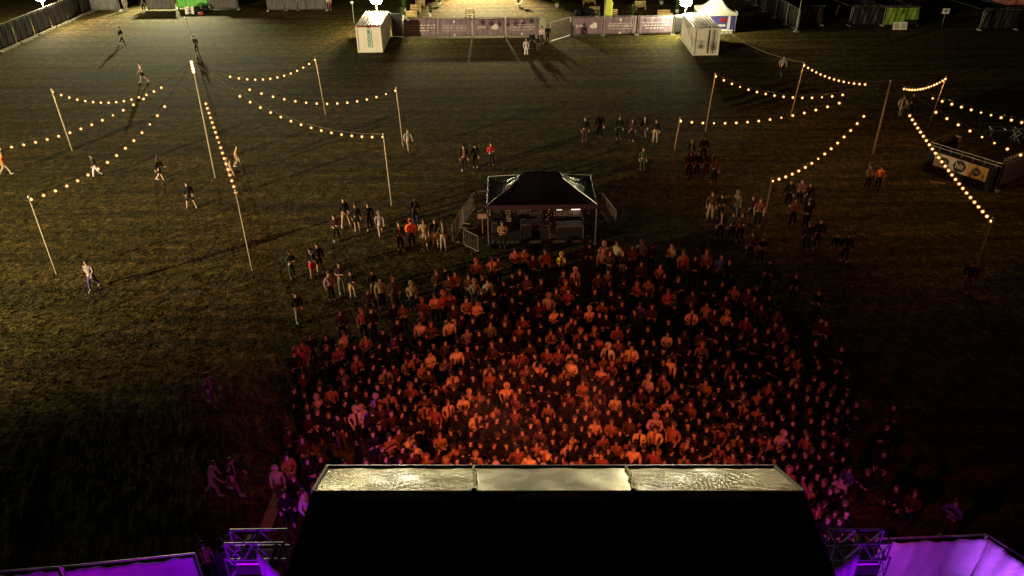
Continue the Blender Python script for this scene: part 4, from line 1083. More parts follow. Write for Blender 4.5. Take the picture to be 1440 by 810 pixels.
    for s in (0, 1):
        bm = bmesh.new(); c = an[s]; ball(bm, (c.x, c.y-.07, c.z-.04), (.05, .135, .05), 10, 6); ball(bm, (c.x, c.y+.02, c.z), (.048, .055, .05), 8, 6)
        me = bpy.data.meshes.new('shoe'); bm.to_mesh(me); bm.free(); me.materials.append(M['cloth'])
        for p in me.polygons: p.use_smooth = True
        shoe.append(me)
    return dict(body=body, jacket=top, tshirt=tee, trousers=tr, shorts=so, shoes=shoe, head=h2)
SY = lambda x, y, z: (V3((-x, y, z)), V3((x, y, z)))
walkK = (V3((-.1, -.16, .52)), V3((.1, .08, .5))); walkA = (V3((-.1, -.24, .11)), V3((.11, .36, .14)))
POSE = {
 'stand': make_pose('stand', SY(.25, .04, 1.13), SY(.24, -.06, .88)),
 'crossed': make_pose('crossed', SY(.25, -.04, 1.12), (V3((.07, -.24, 1.17)), V3((-.08, -.25, 1.14)))),
 'front': make_pose('front', SY(.24, -.02, 1.1), SY(.07, -.27, 1.1)),
 'pocket': make_pose('pocket', SY(.27, .07, 1.14), SY(.19, -.07, .94)),
 'armup': make_pose('armup', (V3((-.3, -.1, 1.6)), V3((.25, .04, 1.13))), (V3((-.24, -.2, 1.88)), V3((.22, -.12, .9)))),
 'phone': make_pose('phone', (V3((-.24, -.14, 1.2)), V3((.24, -.02, 1.1))), (V3((-.06, -.32, 1.5)), V3((.06, -.27, 1.12)))),
 'clap': make_pose('clap', SY(.26, -.14, 1.2), SY(.06, -.32, 1.42)),
 'walk': make_pose('walk', (V3((-.25, .14, 1.14)), V3((.25, -.1, 1.14))), (V3((-.22, .12, .9)), V3((.2, -.3, 1.0))), walkK, walkA, lean=.05),
 'wide': make_pose('wide', SY(.25, .03, 1.13), SY(.19, -.12, .96), SY(.18, -.03, .5), SY(.25, .02, .09)),
 'bend': make_pose('bend', SY(.2, -.2, 1.02), SY(.16, -.42, .8), walkK, walkA, lean=.22),
}
def hair_mesh(kind):
    bm = bmesh.new(); name = {'short': 'hair', 'long': 'hair', 'cap': 'cap', 'hood': 'hood', 'hat': 'knitted_hat', 'bun': 'hair'}[kind]
    if kind in ('short', 'long', 'bun'):
        vs = ball(bm, (0, .018, .022), (.1, .108, .1), 14, 10)
        for v_ in vs:
            if v_.co.y < -.055 and v_.co.z < .055: v_.co.y = -.05
        if kind == 'long':
            ball(bm, (0, .06, -.1), (.105, .06, .16), 10, 8); ball(bm, (-.085, .0, -.06), (.03, .05, .13), 8, 6); ball(bm, (.085, .0, -.06), (.03, .05, .13), 8, 6)
        if kind == 'bun': ball(bm, (0, .09, .1), .045, 8, 6)
    elif kind == 'cap':
        vs = ball(bm, (0, .005, .03), (.105, .115, .09), 14, 10)
        for v_ in vs: v_.co.z = max(v_.co.z, .025)
        box(bm, (0, -.14, .03), (.14, .1, .012), rx=R(12))
    elif kind == 'hat':
        vs = ball(bm, (0, .01, .045), (.108, .115, .1), 14, 10)
        for v_ in vs: v_.co.z = max(v_.co.z, .01)
        ball(bm, (0, .01, .15), .03, 8, 6)
    elif kind == 'hood':
        vs = ball(bm, (0, .02, .0), (.128, .135, .15), 16, 12)
        rem = [f for f in bm.faces if f.calc_center_median().y < -.06 and abs(f.calc_center_median().x) < .085 and abs(f.calc_center_median().z) < .1]
        bmesh.ops.delete(bm, geom=rem, context='FACES')
        r = bmesh.ops.solidify(bm, geom=bm.faces[:], thickness=.012)
    me = bpy.data.meshes.new(name); bm.to_mesh(me); bm.free(); me.materials.append(M['cloth'] if kind in ('cap', 'hood', 'hat') else M['hair'])
    for p in me.polygons: p.use_smooth = True
    return me
HAIR = {k: hair_mesh(k) for k in ('short', 'long', 'bun', 'cap', 'hood', 'hat')}
# garment colours: code -> (albedo, description)
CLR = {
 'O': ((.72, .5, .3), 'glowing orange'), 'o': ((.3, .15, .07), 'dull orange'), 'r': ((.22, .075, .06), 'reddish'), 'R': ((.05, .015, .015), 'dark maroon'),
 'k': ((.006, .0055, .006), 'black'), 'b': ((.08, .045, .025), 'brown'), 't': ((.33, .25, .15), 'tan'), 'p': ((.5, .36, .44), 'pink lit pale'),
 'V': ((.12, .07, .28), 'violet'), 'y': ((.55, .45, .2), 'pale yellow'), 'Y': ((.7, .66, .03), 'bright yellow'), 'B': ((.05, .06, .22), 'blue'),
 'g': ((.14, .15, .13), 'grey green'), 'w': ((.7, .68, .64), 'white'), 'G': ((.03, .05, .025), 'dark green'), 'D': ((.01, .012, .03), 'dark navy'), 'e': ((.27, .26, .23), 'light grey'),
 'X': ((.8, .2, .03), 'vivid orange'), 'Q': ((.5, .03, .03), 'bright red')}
SK = [(.55, .36, .27), (.48, .31, .22), (.6, .42, .33), (.4, .25, .17), (.52, .34, .25)]
HC = [(.015, .01, .007), (.03, .018, .01), (.06, .035, .018), (.13, .085, .04), (.01, .008, .006), (.02, .012, .008)]
n_people = 0
def child(name, me, par, color, loc=None):
    o = bpy.data.objects.new(name, me); COL.objects.link(o); o.parent = par; o.color = (*color, 1)
    if loc is not None: o.location = loc
    return o
def person(loc, rz, pose, top, label=None, legs='k', hair='short', tee=False, shorts=False, s=1.0, skin=None, hairc=None, group=None, cat='person', hairclr=None, hood=None):
    P = POSE[pose]
    o = bpy.data.objects.new('person', None); COL.objects.link(o); o.location = loc; o.rotation_euler = (0, 0, rz); wv = s*rnd.uniform(.9, 1.1); o.scale = (wv, wv, s*rnd.uniform(.97, 1.03)); o.empty_display_size = .2
    if label: o['label'] = label
    o['category'] = cat
    if group: o['group'] = group
    sk = skin or SK[rnd.randrange(5)]; jt = lambda c: tuple(max(0, x*rnd.uniform(.85, 1.15)) for x in c)
    child('body', P['body'], o, sk)
    tc = jt(CLR[top][0]); child('tshirt' if tee else ('hoodie' if hair == 'hood' else 'jacket'), P['tshirt' if tee else 'jacket'], o, tc)
    child('shorts' if shorts else 'trousers', P['shorts' if shorts else 'trousers'], o, jt(CLR[legs][0]))
    for k in (0, 1): child('shoe', P['shoes'][k], o, rnd.choice([(.02, .02, .02), (.4, .4, .38), (.1, .08, .06)]))
    hc = tc if hair == 'hood' else (CLR[hairclr][0] if hairclr else rnd.choice(HC))
    child(HAIR[hair].name.split('.')[0], HAIR[hair], o, hc, P['head'])
    if pose == 'phone':
        bm = None; ph = child('phone', PHONE, o, (0, 0, 0), V3((0, -.4, 1.53)))
    return o
bm = bmesh.new(); box(bm, (0, 0, 0), (.085, .012, .16)); box(bm, (0, .009, 0), (.075, .004, .15), mi=1)
PHONE = bpy.data.meshes.new('phone'); bm.to_mesh(PHONE); bm.free(); PHONE.materials.append(M['black']); PHONE.materials.append(M['phone'])
cnt_ind = 0
# ---- people on the field: feet pixel
FP = [
 (10, 246, 'walk', 'X', 't', 'short', 90, 'in a vivid orange jacket walking at the left edge of the photo', 0, 0),
 (173, 63, 'walk', 'k', 'k', 'short', 70, 'in black walking alone on the bright grass in the upper left', 0, 0),
 (203, 116, 'walk', 'w', 'k', 'short', -80, 'in a white top striding above the topmost left string lights', 1, 1),
 (278, 76, 'stand', 'k', 'k', 'short', 10, 'in black standing right of the thin bare pole', 0, 0),
 (138, 250, 'walk', 'k', 'w', 'short', -60, 'in a dark top and white trousers crossing the lower left string lights', 0, 0),
 (227, 255, 'walk', 'D', 'k', 'long', 60, 'in a navy jacket walking with bare legs, midway between two left strings', 0, 1),
 (270, 293, 'wide', 'k', 'k', 'short', 0, 'in a black jacket and shorts standing legs apart on the left field', 0, 1),
 (134, 407, 'walk', 'e', 'B', 'short', -30, 'in a light grey top and blue jeans, lowest walker on the left field', 0, 0),
 (327, 248, 'walk', 't', 't', 'long', 50, 'in tan clothes just right of the steep short string lights', 0, 0),
 (337, 236, 'walk', 'y', 't', 'short', 80, 'in pale yellow holding an arm out beside the steep short string lights', 0, 0),
 (575, 213, 'walk', 'e', 'e', 'short', 20, 'in grey, faint figure beside the far pole right of the left field', 0, 0),
 (653, 240, 'stand', 'k', 'k', 'hat', 5, 'in black with a pale hat, left of the trio above the gazebo', 0, 0),
 (669, 236, 'stand', 'k', 'k', 'cap', -5, 'in black, middle of the trio above the gazebo', 0, 0),
 (691, 233, 'crossed', 'Q', 'k', 'short', 5, 'in a bright red jacket above the gazebo', 0, 0),
 (822, 200, 'stand', 'k', 'R', 'short', 10, 'in black, leftmost of the far row right above the gazebo', 0, 0),
 (843, 194, 'stand', 'k', 'k', 'long', 0, 'in black, second from left of the far row right above the gazebo', 0, 0),
 (870, 196, 'stand', 'k', 'k', 'short', 0, 'in black barely visible in the middle of the far row above the gazebo', 0, 0),
 (888, 199, 'stand', 'R', 'k', 'short', 0, 'in dark maroon barely visible in the far row above the gazebo', 0, 0),
 (905, 195, 'stand', 'k', 'g', 'short', 0, 'in black with grey trousers, second from right of the far row', 0, 0),
 (921, 199, 'stand', 'k', 't', 'short', 0, 'in black top and tan trousers ending the far row', 0, 0),
 (903, 240, 'stand', 'G', 'G', 'short', 0, 'in dark green standing alone between the far row and the gazebo', 0, 0),
 (968, 250, 'stand', 'R', 'k', 'short', 5, 'in maroon at the left of the small group right of the rusty pole', 0, 0),
 (979, 249, 'stand', 'k', 'k', 'short', 0, 'in black inside the small group right of the rusty pole', 0, 0),
 (992, 248, 'stand', 'b', 'b', 'hood', 0, 'in brown with pale hood in the group by the rusty pole', 0, 0),
 (1003, 257, 'armup', 'r', 'k', 'long', 5, 'in a reddish top right of the group by the rusty pole', 1, 0),
 (970, 230, 'stand', 'G', 'k', 'short', 0, 'in dark green behind the group near the rusty pole', 0, 0),
 (988, 225, 'stand', 'k', 'k', 'short', 0, 'in black at the back of the small group near the rusty pole', 0, 0),
 (1218, 267, 'crossed', 'o', 'k', 'short', 0, 'in a dull orange jacket at the thick dark pole, left of two', 0, 0),
 (1233, 267, 'stand', 'X', 'k', 'cap', 0, 'in a vivid orange jacket at the thick dark pole, right of two', 0, 0),
 (474, 340, 'crossed', 'R', 'k', 'short', -5, 'in maroon standing slightly left of the row behind the crowd', 0, 0),
 (487, 319, 'wide', 'k', 't', 'short', 15, 'in a black top and beige shorts at the left end of the row', 0, 1),
 (503, 324, 'stand', 'k', 'k', 'short', 0, 'in black with bare legs, second in the row left of the gazebo', 0, 1),
 (521, 325, 'pocket', 'k', 'k', 'short', 0, 'in a dark jacket beside the grey hooded bystander', 0, 0),
 (536, 333, 'walk', 'e', 'e', 'hood', 5, 'in a light grey hoodie and shorts at the right end of the row', 0, 1),
 (585, 317, 'crossed', 'k', 'B', 'short', 0, 'in a black top and blue jeans standing behind the small tan group', 0, 0),
 (564, 353, 'stand', 'k', 'k', 'short', 0, 'in black at the left of the tan group near the barriers', 0, 0),
 (580, 347, 'pocket', 'X', 'k', 'hood', 0, 'in an orange hoodie with a pale hat near the barriers', 0, 0),
 (598, 350, 'stand', 't', 't', 'long', 0, 'in a tan coat in the group left of the barriers', 0, 0),
 (613, 347, 'stand', 'k', 't', 'short', 0, 'in a black top and tan shorts left of the barriers', 0, 1),
 (624, 352, 'front', 'G', 'e', 'long', 0, 'in dark green with arms in front, closest to the barriers', 0, 0),
 (412, 391, 'crossed', 'G', 'G', 'long', 20, 'in a dark green coat with bare shins left of the crowd', 0, 0),
 (441, 390, 'phone', 'k', 'Q', 'cap', 20, 'in black with red shorts holding a lit phone left of the crowd', 0, 1),
 (451, 384, 'stand', 'k', 'k', 'short', 15, 'in black just behind the one with red shorts', 0, 1),
 (422, 454, 'pocket', 'k', 'e', 'short', 10, 'in a black jacket and pale trousers standing alone left of the crowd', 0, 0),
 (467, 423, 'stand', 'e', 'k', 'short', 20, 'in a light grey jacket and black trousers upper left of the crowd', 0, 0),
 (482, 413, 'crossed', 'R', 'g', 'short', 5, 'in a maroon vest and grey green trousers upper left of the crowd', 1, 0),
 (497, 420, 'crossed', 'k', 'y', 'short', 0, 'in a black jacket over a pale wrap upper left of the crowd', 0, 1),
 (300, 572, 'walk', 'V', 'V', 'short', 40, 'in violet, blurred lone walker on the dark grass left of the crowd', 0, 0),
 (302, 697, 'bend', 'p', 'p', 'short', 70, 'in a pink lit top bending forward left of the stage', 1, 0),
 (333, 694, 'walk', 'k', 'r', 'short', 50, 'in a black top and reddish trousers leaning forward left of the stage', 0, 0),
 (740, 79, 'stand', 'w', 'w', 'short', 0, 'in white clothes, lowest of the visitors at the banner gate', 0, 0),
 (748, 70, 'stand', 'k', 'D', 'short', 0, 'in dark clothes between the two visitors in white at the gate', 0, 0),
 (757, 73, 'stand', 'e', 'w', 'long', 0, 'in a pale top and white trousers at the banner gate', 0, 0),
 (762, 62, 'stand', 'w', 'k', 'short', 0, 'in a white shirt and dark trousers closest to the gate', 0, 0),
 (770, 60, 'stand', 'k', 'k', 'short', 0, 'in black at the end of the banners by the gate', 0, 0),
 (178, 16, 'stand', 'e', 'e', 'short', 0, 'in a pale coat standing in the gap of the upper left tarps', 0, 0),
 (203, 16, 'stand', 'k', 'k', 'short', 0, 'in black standing left of the grey tarp near the top', 0, 0),
 (464, 15, 'stand', 'w', 'r', 'short', 0, 'in white and red at the right end of the top middle screen', 0, 0),
 (1098, 106, 'walk', 'e', 'k', 'short', 30, 'in grey walking faintly left of the farthest right pole', 0, 0),
 (1265, 165, 'walk', 'e', 'e', 'short', 10, 'in grey, faint figure right of the thick dark pole', 0, 0),
 (1279, 160, 'stand', 'R', 'k', 'short', 0, 'in dark maroon right of the thick dark pole', 0, 0),
 (1356, 412, 'pocket', 'k', 'g', 'short', 0, 'in black at the foot of the lowest right pole', 0, 0),
 (998, 309, 'stand', 'b', 't', 'short', 0, 'in brown and tan, leftmost of the upper group right of the crowd', 0, 0),
 (1012, 309, 'crossed', 'k', 'k', 'hat', 0, 'in black with a pale hat in the upper group right of the crowd', 0, 0),
 (1033, 306, 'stand', 'e', 'g', 'hood', 0, 'in a grey hoodie within the upper group right of the crowd', 0, 0),
 (1054, 314, 'pocket', 'R', 'k', 'short', 0, 'in a maroon jacket near the rusty pole in the upper group', 0, 1),
 (1064, 318, 'stand', 'r', 'k', 'long', 0, 'in a reddish top directly left of the rusty pole', 1, 0),
 (1011, 337, 'stand', 'k', 'k', 'short', 0, 'in black, left of the three in the shade below the upper right group', 0, 0),
 (1027, 338, 'stand', 'G', 'k', 'short', 0, 'in dark green, middle of the three below the upper right group', 0, 0),
 (1039, 340, 'crossed', 'b', 'k', 'short', 0, 'in brown, right of the three below the upper right group', 0, 0),
 (1107, 290, 'stand', 'k', 'k', 'short', 0, 'in black at the upper left of the knot by the rusty pole', 0, 0),
 (1122, 290, 'crossed', 'r', 'k', 'short', 0, 'in a reddish jacket at the top of the knot by the rusty pole', 0, 0),
 (1134, 292, 'stand', 'k', 'k', 'short', 0, 'in black at the upper right of the knot by the rusty pole', 0, 0),
 (1113, 318, 'crossed', 'r', 'k', 'short', 0, 'in a reddish top at the lower left of the knot by the rusty pole', 0, 0),
 (1134, 312, 'stand', 'D', 'k', 'cap', 0, 'in dark navy with a pale cap in the knot by the rusty pole', 0, 0),
 (1131, 322, 'front', 'k', 'k', 'short', 0, 'in black at the lower right of the knot by the rusty pole', 0, 0),
 (1132, 352, 'stand', 'k', 'k', 'short', 0, 'in black, left of the pair on dark grass right of the crowd', 0, 0),
 (1147, 351, 'pocket', 'k', 'k', 'short', 0, 'in black, right of the pair on dark grass right of the crowd', 0, 0),
 (1171, 366, 'stand', 'k', 'g', 'short', 0, 'in black with grey trousers, lower pair on dark grass right of crowd', 0, 0),
 (1186, 368, 'stand', 'k', 'k', 'short', 0, 'in black, hardly visible, lower pair on dark grass right of crowd', 0, 0),
 (1053, 366, 'stand', 'R', 'k', 'short', 0, 'in dark maroon just above the right part of the crowd', 0, 0),
 (1068, 372, 'crossed', 'k', 'k', 'short', 0, 'in black with pale arms just above the right part of the crowd', 1, 0),
 (707, 350, 'crossed', 'o', 'k', 'short', 0, 'in an orange vest inside the left side of the gazebo', 1, 0),
 (300, 818, 'stand', 'r', 'k', 'short', 170, 'in a red shirt beneath the left truss wing at the bottom edge', 1, 0),
]
for (px, py, pose, top, legs, hair, deg, lab, tee, sho) in FP:
    A = G(px, py); face = math.atan2(A.x, A.y)*-1  # face the camera side
    person(A, face+R(deg), pose, top, 'person '+lab, legs, hair, bool(tee), bool(sho), rnd.uniform(.94, 1.07)); cnt_ind += 1
# technicians at the desks
for x, y, c, l in ((1.3, 2.75, 't', 'technician in a tan shirt behind the right sound desk in the gazebo'), (-.3, 3.1, 'k', 'technician in black behind the left sound desk in the gazebo'), (.8, 3.0, 'e', 'technician in grey standing between the sound desks')):
    person((xc+x, YF+y, .165), rnd.uniform(-.2, .2), 'front', c, 'person, '+l, 'k', 'short', True); cnt_ind += 1
# ---- crowd: head pixels read per tile
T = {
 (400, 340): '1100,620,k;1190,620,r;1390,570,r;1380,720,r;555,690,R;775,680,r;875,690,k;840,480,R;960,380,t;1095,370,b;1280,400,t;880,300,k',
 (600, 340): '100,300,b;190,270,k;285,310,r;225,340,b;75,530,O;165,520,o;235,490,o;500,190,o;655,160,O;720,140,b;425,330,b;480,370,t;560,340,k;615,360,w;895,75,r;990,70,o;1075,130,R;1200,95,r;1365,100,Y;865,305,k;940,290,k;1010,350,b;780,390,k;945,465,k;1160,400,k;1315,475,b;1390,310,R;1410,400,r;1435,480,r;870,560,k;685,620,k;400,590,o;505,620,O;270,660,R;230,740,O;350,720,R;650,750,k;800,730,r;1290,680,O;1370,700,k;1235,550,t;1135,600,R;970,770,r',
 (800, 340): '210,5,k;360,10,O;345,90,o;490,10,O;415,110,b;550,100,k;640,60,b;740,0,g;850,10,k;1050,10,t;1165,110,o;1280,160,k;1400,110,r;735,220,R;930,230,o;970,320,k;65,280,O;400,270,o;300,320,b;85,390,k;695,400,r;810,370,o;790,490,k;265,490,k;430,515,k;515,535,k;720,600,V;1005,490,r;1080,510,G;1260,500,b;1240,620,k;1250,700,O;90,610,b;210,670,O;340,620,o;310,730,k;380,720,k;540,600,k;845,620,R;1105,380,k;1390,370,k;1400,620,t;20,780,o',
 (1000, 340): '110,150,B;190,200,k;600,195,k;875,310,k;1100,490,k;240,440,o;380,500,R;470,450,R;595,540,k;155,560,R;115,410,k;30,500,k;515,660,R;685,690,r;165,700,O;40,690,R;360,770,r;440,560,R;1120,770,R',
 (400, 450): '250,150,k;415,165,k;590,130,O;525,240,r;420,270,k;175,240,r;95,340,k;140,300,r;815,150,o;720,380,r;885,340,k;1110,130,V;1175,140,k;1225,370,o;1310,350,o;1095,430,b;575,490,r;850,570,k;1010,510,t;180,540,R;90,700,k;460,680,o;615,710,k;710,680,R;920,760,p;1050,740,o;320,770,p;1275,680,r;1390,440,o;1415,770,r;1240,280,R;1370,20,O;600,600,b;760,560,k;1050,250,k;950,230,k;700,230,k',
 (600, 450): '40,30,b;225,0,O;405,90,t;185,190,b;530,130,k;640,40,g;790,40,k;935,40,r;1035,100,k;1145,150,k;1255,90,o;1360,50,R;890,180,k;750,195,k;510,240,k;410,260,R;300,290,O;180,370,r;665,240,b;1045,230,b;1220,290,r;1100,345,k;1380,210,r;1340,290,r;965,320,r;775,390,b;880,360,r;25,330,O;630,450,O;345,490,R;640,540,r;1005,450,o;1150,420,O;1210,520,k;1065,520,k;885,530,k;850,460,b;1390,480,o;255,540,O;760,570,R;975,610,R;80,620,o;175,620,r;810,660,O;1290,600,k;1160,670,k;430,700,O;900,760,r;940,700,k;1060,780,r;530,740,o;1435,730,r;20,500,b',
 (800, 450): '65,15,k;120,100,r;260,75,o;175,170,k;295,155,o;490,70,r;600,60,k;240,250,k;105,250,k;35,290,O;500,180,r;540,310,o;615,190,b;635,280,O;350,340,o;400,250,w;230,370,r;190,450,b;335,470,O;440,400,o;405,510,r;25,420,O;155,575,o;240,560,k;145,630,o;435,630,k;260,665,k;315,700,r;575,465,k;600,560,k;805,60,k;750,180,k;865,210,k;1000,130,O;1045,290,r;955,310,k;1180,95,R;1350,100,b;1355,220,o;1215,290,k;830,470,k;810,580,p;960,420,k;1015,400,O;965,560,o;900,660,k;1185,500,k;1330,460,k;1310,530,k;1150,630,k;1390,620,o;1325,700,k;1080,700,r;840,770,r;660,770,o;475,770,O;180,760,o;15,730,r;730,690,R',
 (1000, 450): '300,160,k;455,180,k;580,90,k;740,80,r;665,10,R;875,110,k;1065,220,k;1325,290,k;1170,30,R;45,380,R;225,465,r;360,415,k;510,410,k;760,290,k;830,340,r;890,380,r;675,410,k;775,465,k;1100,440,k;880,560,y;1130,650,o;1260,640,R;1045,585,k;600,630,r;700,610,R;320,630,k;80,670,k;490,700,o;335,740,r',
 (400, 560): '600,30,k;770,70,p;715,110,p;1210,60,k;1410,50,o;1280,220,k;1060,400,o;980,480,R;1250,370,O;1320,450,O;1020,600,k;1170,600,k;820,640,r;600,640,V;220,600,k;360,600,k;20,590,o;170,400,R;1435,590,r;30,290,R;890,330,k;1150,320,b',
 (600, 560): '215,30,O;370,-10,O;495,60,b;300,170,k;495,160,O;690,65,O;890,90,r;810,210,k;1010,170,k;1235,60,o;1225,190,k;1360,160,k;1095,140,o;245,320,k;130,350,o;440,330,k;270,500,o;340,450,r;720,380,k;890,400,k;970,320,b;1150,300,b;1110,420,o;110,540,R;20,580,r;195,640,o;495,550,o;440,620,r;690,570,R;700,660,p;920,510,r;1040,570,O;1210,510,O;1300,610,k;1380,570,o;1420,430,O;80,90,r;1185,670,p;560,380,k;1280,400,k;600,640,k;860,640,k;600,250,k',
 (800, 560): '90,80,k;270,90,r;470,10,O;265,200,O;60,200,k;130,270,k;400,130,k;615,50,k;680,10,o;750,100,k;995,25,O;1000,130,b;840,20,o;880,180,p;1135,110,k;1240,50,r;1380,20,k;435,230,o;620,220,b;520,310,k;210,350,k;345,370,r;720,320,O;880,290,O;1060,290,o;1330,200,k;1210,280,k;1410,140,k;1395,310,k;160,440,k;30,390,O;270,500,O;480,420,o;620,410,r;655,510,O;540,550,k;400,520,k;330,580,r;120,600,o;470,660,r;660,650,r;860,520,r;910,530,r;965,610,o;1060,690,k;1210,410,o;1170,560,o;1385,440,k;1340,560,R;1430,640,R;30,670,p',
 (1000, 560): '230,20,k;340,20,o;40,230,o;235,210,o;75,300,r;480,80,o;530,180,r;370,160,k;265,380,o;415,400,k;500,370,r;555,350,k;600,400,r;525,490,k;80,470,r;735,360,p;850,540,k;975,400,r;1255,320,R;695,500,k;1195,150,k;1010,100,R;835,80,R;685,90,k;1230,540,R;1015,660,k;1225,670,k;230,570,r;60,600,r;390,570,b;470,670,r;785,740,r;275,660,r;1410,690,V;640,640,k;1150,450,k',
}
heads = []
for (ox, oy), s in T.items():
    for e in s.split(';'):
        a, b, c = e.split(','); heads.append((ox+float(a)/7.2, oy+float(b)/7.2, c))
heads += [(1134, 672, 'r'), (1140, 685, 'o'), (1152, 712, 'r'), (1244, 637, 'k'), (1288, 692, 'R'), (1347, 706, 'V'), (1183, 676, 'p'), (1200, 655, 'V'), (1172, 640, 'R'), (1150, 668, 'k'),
          (1168, 690, 'k'), (386, 655, 'p'), (401, 638, 'O'), (425, 692, 'p'), (412, 668, 'k'), (1258, 570, 'R'), (1248, 600, 'k'), (1222, 662, 'k'), (1262, 685, 'k'), (1160, 705, 'R'), (440, 680, 'k'), (398, 690, 'k'), (1206, 565, 'k')]
uniq = []
for h in heads:
    if all((h[0]-u[0])**2+(h[1]-u[1])**2 > 36 for u in uniq): uniq.append(h)
print('HEADS', len(heads), len(uniq))
BR_ = {'O': 5, 'p': 5, 'Y': 5, 'y': 5, 'o': 4, 'w': 4, 'r': 3.4, 't': 3.2, 'V': 3, 'b': 2.6, 'g': 2, 'R': 1.6, 'B': 3, 'k': 1.2, 'G': 1}
uniq.sort(key=lambda h: -(BR_[h[2]]*.55+(h[1]-340)/130-(1.6 if h[0] > 1130 and h[2] in 'kR' else 0)))
n_ind = 298-cnt_ind
ind, rest = uniq[:n_ind], uniq[n_ind:]
DES = {'O': 'glowing orange', 'o': 'dull orange', 'r': 'reddish', 'R': 'dark maroon', 'k': 'black', 'b': 'brown', 't': 'tan', 'p': 'pink', 'V': 'violet', 'y': 'pale yellow', 'Y': 'bright yellow', 'B': 'blue', 'g': 'grey green', 'w': 'white', 'G': 'dark green'}
def where(x, y):
    c = 'left of the roof' if x < 440 else 'left roof outer part' if x < 555 else 'left roof inner part' if x < 668 else 'middle roof left half' if x < 775 else 'middle roof right half' if x < 885 else 'right roof inner part' if x < 1010 else 'right roof outer part' if x < 1125 else 'right of the roof'
    r = 'stage edge' if y > 632 else 'near stage' if y > 600 else 'front third' if y > 560 else 'lower middle' if y > 520 else 'upper middle' if y > 480 else 'back third' if y > 430 else 'rear rows' if y > 385 else 'last rows'
    return c, r
recs = []
poses = ['stand', 'crossed', 'front', 'pocket', 'crossed', 'stand', 'front', 'clap', 'phone', 'armup']
PD = {'stand': 'arms down', 'crossed': 'arms crossed', 'front': 'hands together', 'pocket': 'elbows out', 'clap': 'hands raised', 'phone': 'with phone', 'armup': 'one arm up'}
HD = {'short': '', 'long': 'long hair', 'bun': 'bun', 'cap': 'cap', 'hood': 'hood up', 'hat': 'hat'}
wts = [24, 22, 16, 16, 8, 5, 4, 1.2, .9, 1.1]
for (x, y, c) in ind:
    pose = rnd.choices(poses, wts)[0]; hair = rnd.choices(['short', 'long', 'bun', 'cap', 'hood', 'hat'], [52, 18, 3, 9, 12, 4])[0]
    if c in 'p' and y < 660: hair = 'hood'
    recs.append([x, y, c, pose, hair])
from collections import defaultdict
byk = defaultdict(list)
for r in recs:
    c, w_ = where(r[0], r[1]); key = (DES[r[2]], PD[r[3]], HD[r[4]], c, w_); byk[key].append(r)
ordn = {2: ['leftmost', 'rightmost'], 3: ['leftmost', 'central', 'rightmost'], 4: ['leftmost', 'centre left', 'centre right', 'rightmost']}
labs = {}
for key, rs in byk.items():
    rs.sort(key=lambda r: r[0]); n = len(rs)
    for i, r in enumerate(rs):
        dsc = 'person in %s, %s%s, %s, %s' % (key[0], key[1], ', '+key[2] if key[2] else '', key[4], key[3])
        if n > 1: dsc += ', ' + ordn[min(n, 4)][min(i, 3)]
        w_ = dsc.split()
        labs[id(r)] = dsc
mx = 0
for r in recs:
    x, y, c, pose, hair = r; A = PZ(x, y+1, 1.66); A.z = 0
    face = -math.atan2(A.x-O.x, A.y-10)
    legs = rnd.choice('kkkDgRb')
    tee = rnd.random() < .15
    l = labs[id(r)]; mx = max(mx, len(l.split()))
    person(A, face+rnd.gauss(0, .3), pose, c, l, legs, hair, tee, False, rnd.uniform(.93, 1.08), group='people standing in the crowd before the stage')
print('LABELWORDS', mx, len(set(labs.values())), len(labs))
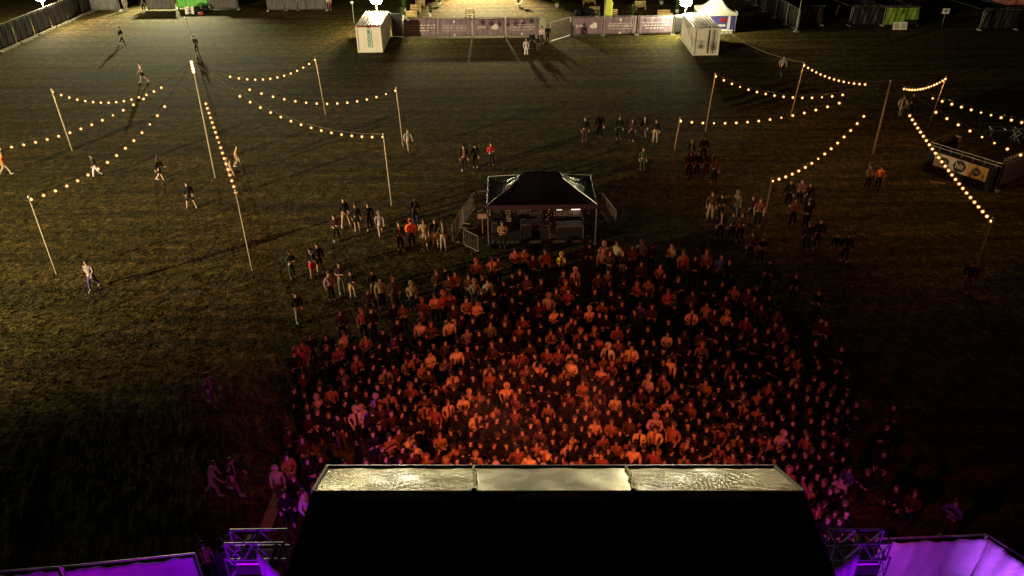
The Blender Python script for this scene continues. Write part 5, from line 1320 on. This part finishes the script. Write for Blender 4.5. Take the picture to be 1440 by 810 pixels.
# ---- remaining crowd as one mass
extra = []
allp = list(uniq)
for _ in range(9000):
    x = rnd.uniform(415, 1195); y = rnd.uniform(385, 735)
    cx = 800; w_ = 120+ (y-370)*1.75 if y < 560 else 400
    if abs(x-cx) > min(w_, 395)*(1 if x > cx else .95): continue
    if y < 400 and not 640 < x < 1010: continue
    if x < 560 and 585 < y < 660: continue
    if x < 640 and y > 655: continue
    dn = 17 if y < 540 else 14
    if math.sin(x*.021+1)*math.sin(y*.034) > .62: continue
    if all(((x-u[0])/dn)**2+((y-u[1])/(dn-2))**2 > 1 for u in allp):
        allp.append((x, y, 'k')); extra.append((x, y, rnd.choice('kkkkkkR')))
print('EXTRA', len(extra))
vs, fs, cs = [], [], []
import numpy as np
cache = {}
def arr(me):
    if me.name not in cache:
        co = np.empty(len(me.vertices)*3, 'f'); me.vertices.foreach_get('co', co); cache[me.name] = (co.reshape(-1, 3), [tuple(p.vertices) for p in me.polygons])
    return cache[me.name]
nv = 0; allco = []; allf = []; allc = []
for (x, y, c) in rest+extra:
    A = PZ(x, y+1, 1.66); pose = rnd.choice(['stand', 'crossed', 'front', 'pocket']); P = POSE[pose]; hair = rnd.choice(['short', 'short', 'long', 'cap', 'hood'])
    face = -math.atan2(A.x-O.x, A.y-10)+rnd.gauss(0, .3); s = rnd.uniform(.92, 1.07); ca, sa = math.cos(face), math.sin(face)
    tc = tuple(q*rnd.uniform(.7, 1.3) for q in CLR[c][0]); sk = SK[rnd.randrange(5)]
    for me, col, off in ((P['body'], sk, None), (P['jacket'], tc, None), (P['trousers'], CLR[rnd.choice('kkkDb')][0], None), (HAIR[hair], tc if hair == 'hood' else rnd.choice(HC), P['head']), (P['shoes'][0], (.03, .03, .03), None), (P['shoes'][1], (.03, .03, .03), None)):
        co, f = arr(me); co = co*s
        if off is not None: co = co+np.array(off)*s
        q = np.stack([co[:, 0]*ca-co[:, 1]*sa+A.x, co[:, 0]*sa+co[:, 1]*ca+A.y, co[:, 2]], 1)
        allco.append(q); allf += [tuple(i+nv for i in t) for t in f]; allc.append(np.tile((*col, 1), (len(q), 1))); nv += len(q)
me = bpy.data.meshes.new('crowd'); me.from_pydata(np.concatenate(allco).tolist(), [], allf)
at = me.color_attributes.new('col', 'FLOAT_COLOR', 'POINT'); at.data.foreach_set('color', np.concatenate(allc).astype('f').ravel())
for p in me.polygons: p.use_smooth = True
me.materials.append(M['crowdmat']); me.update()
o = bpy.data.objects.new('crowd', me); COL.objects.link(o)
tag(o, 'dark clothed remainder of the packed crowd between the brighter people before the stage', 'crowd'); struct(o, 'stuff')
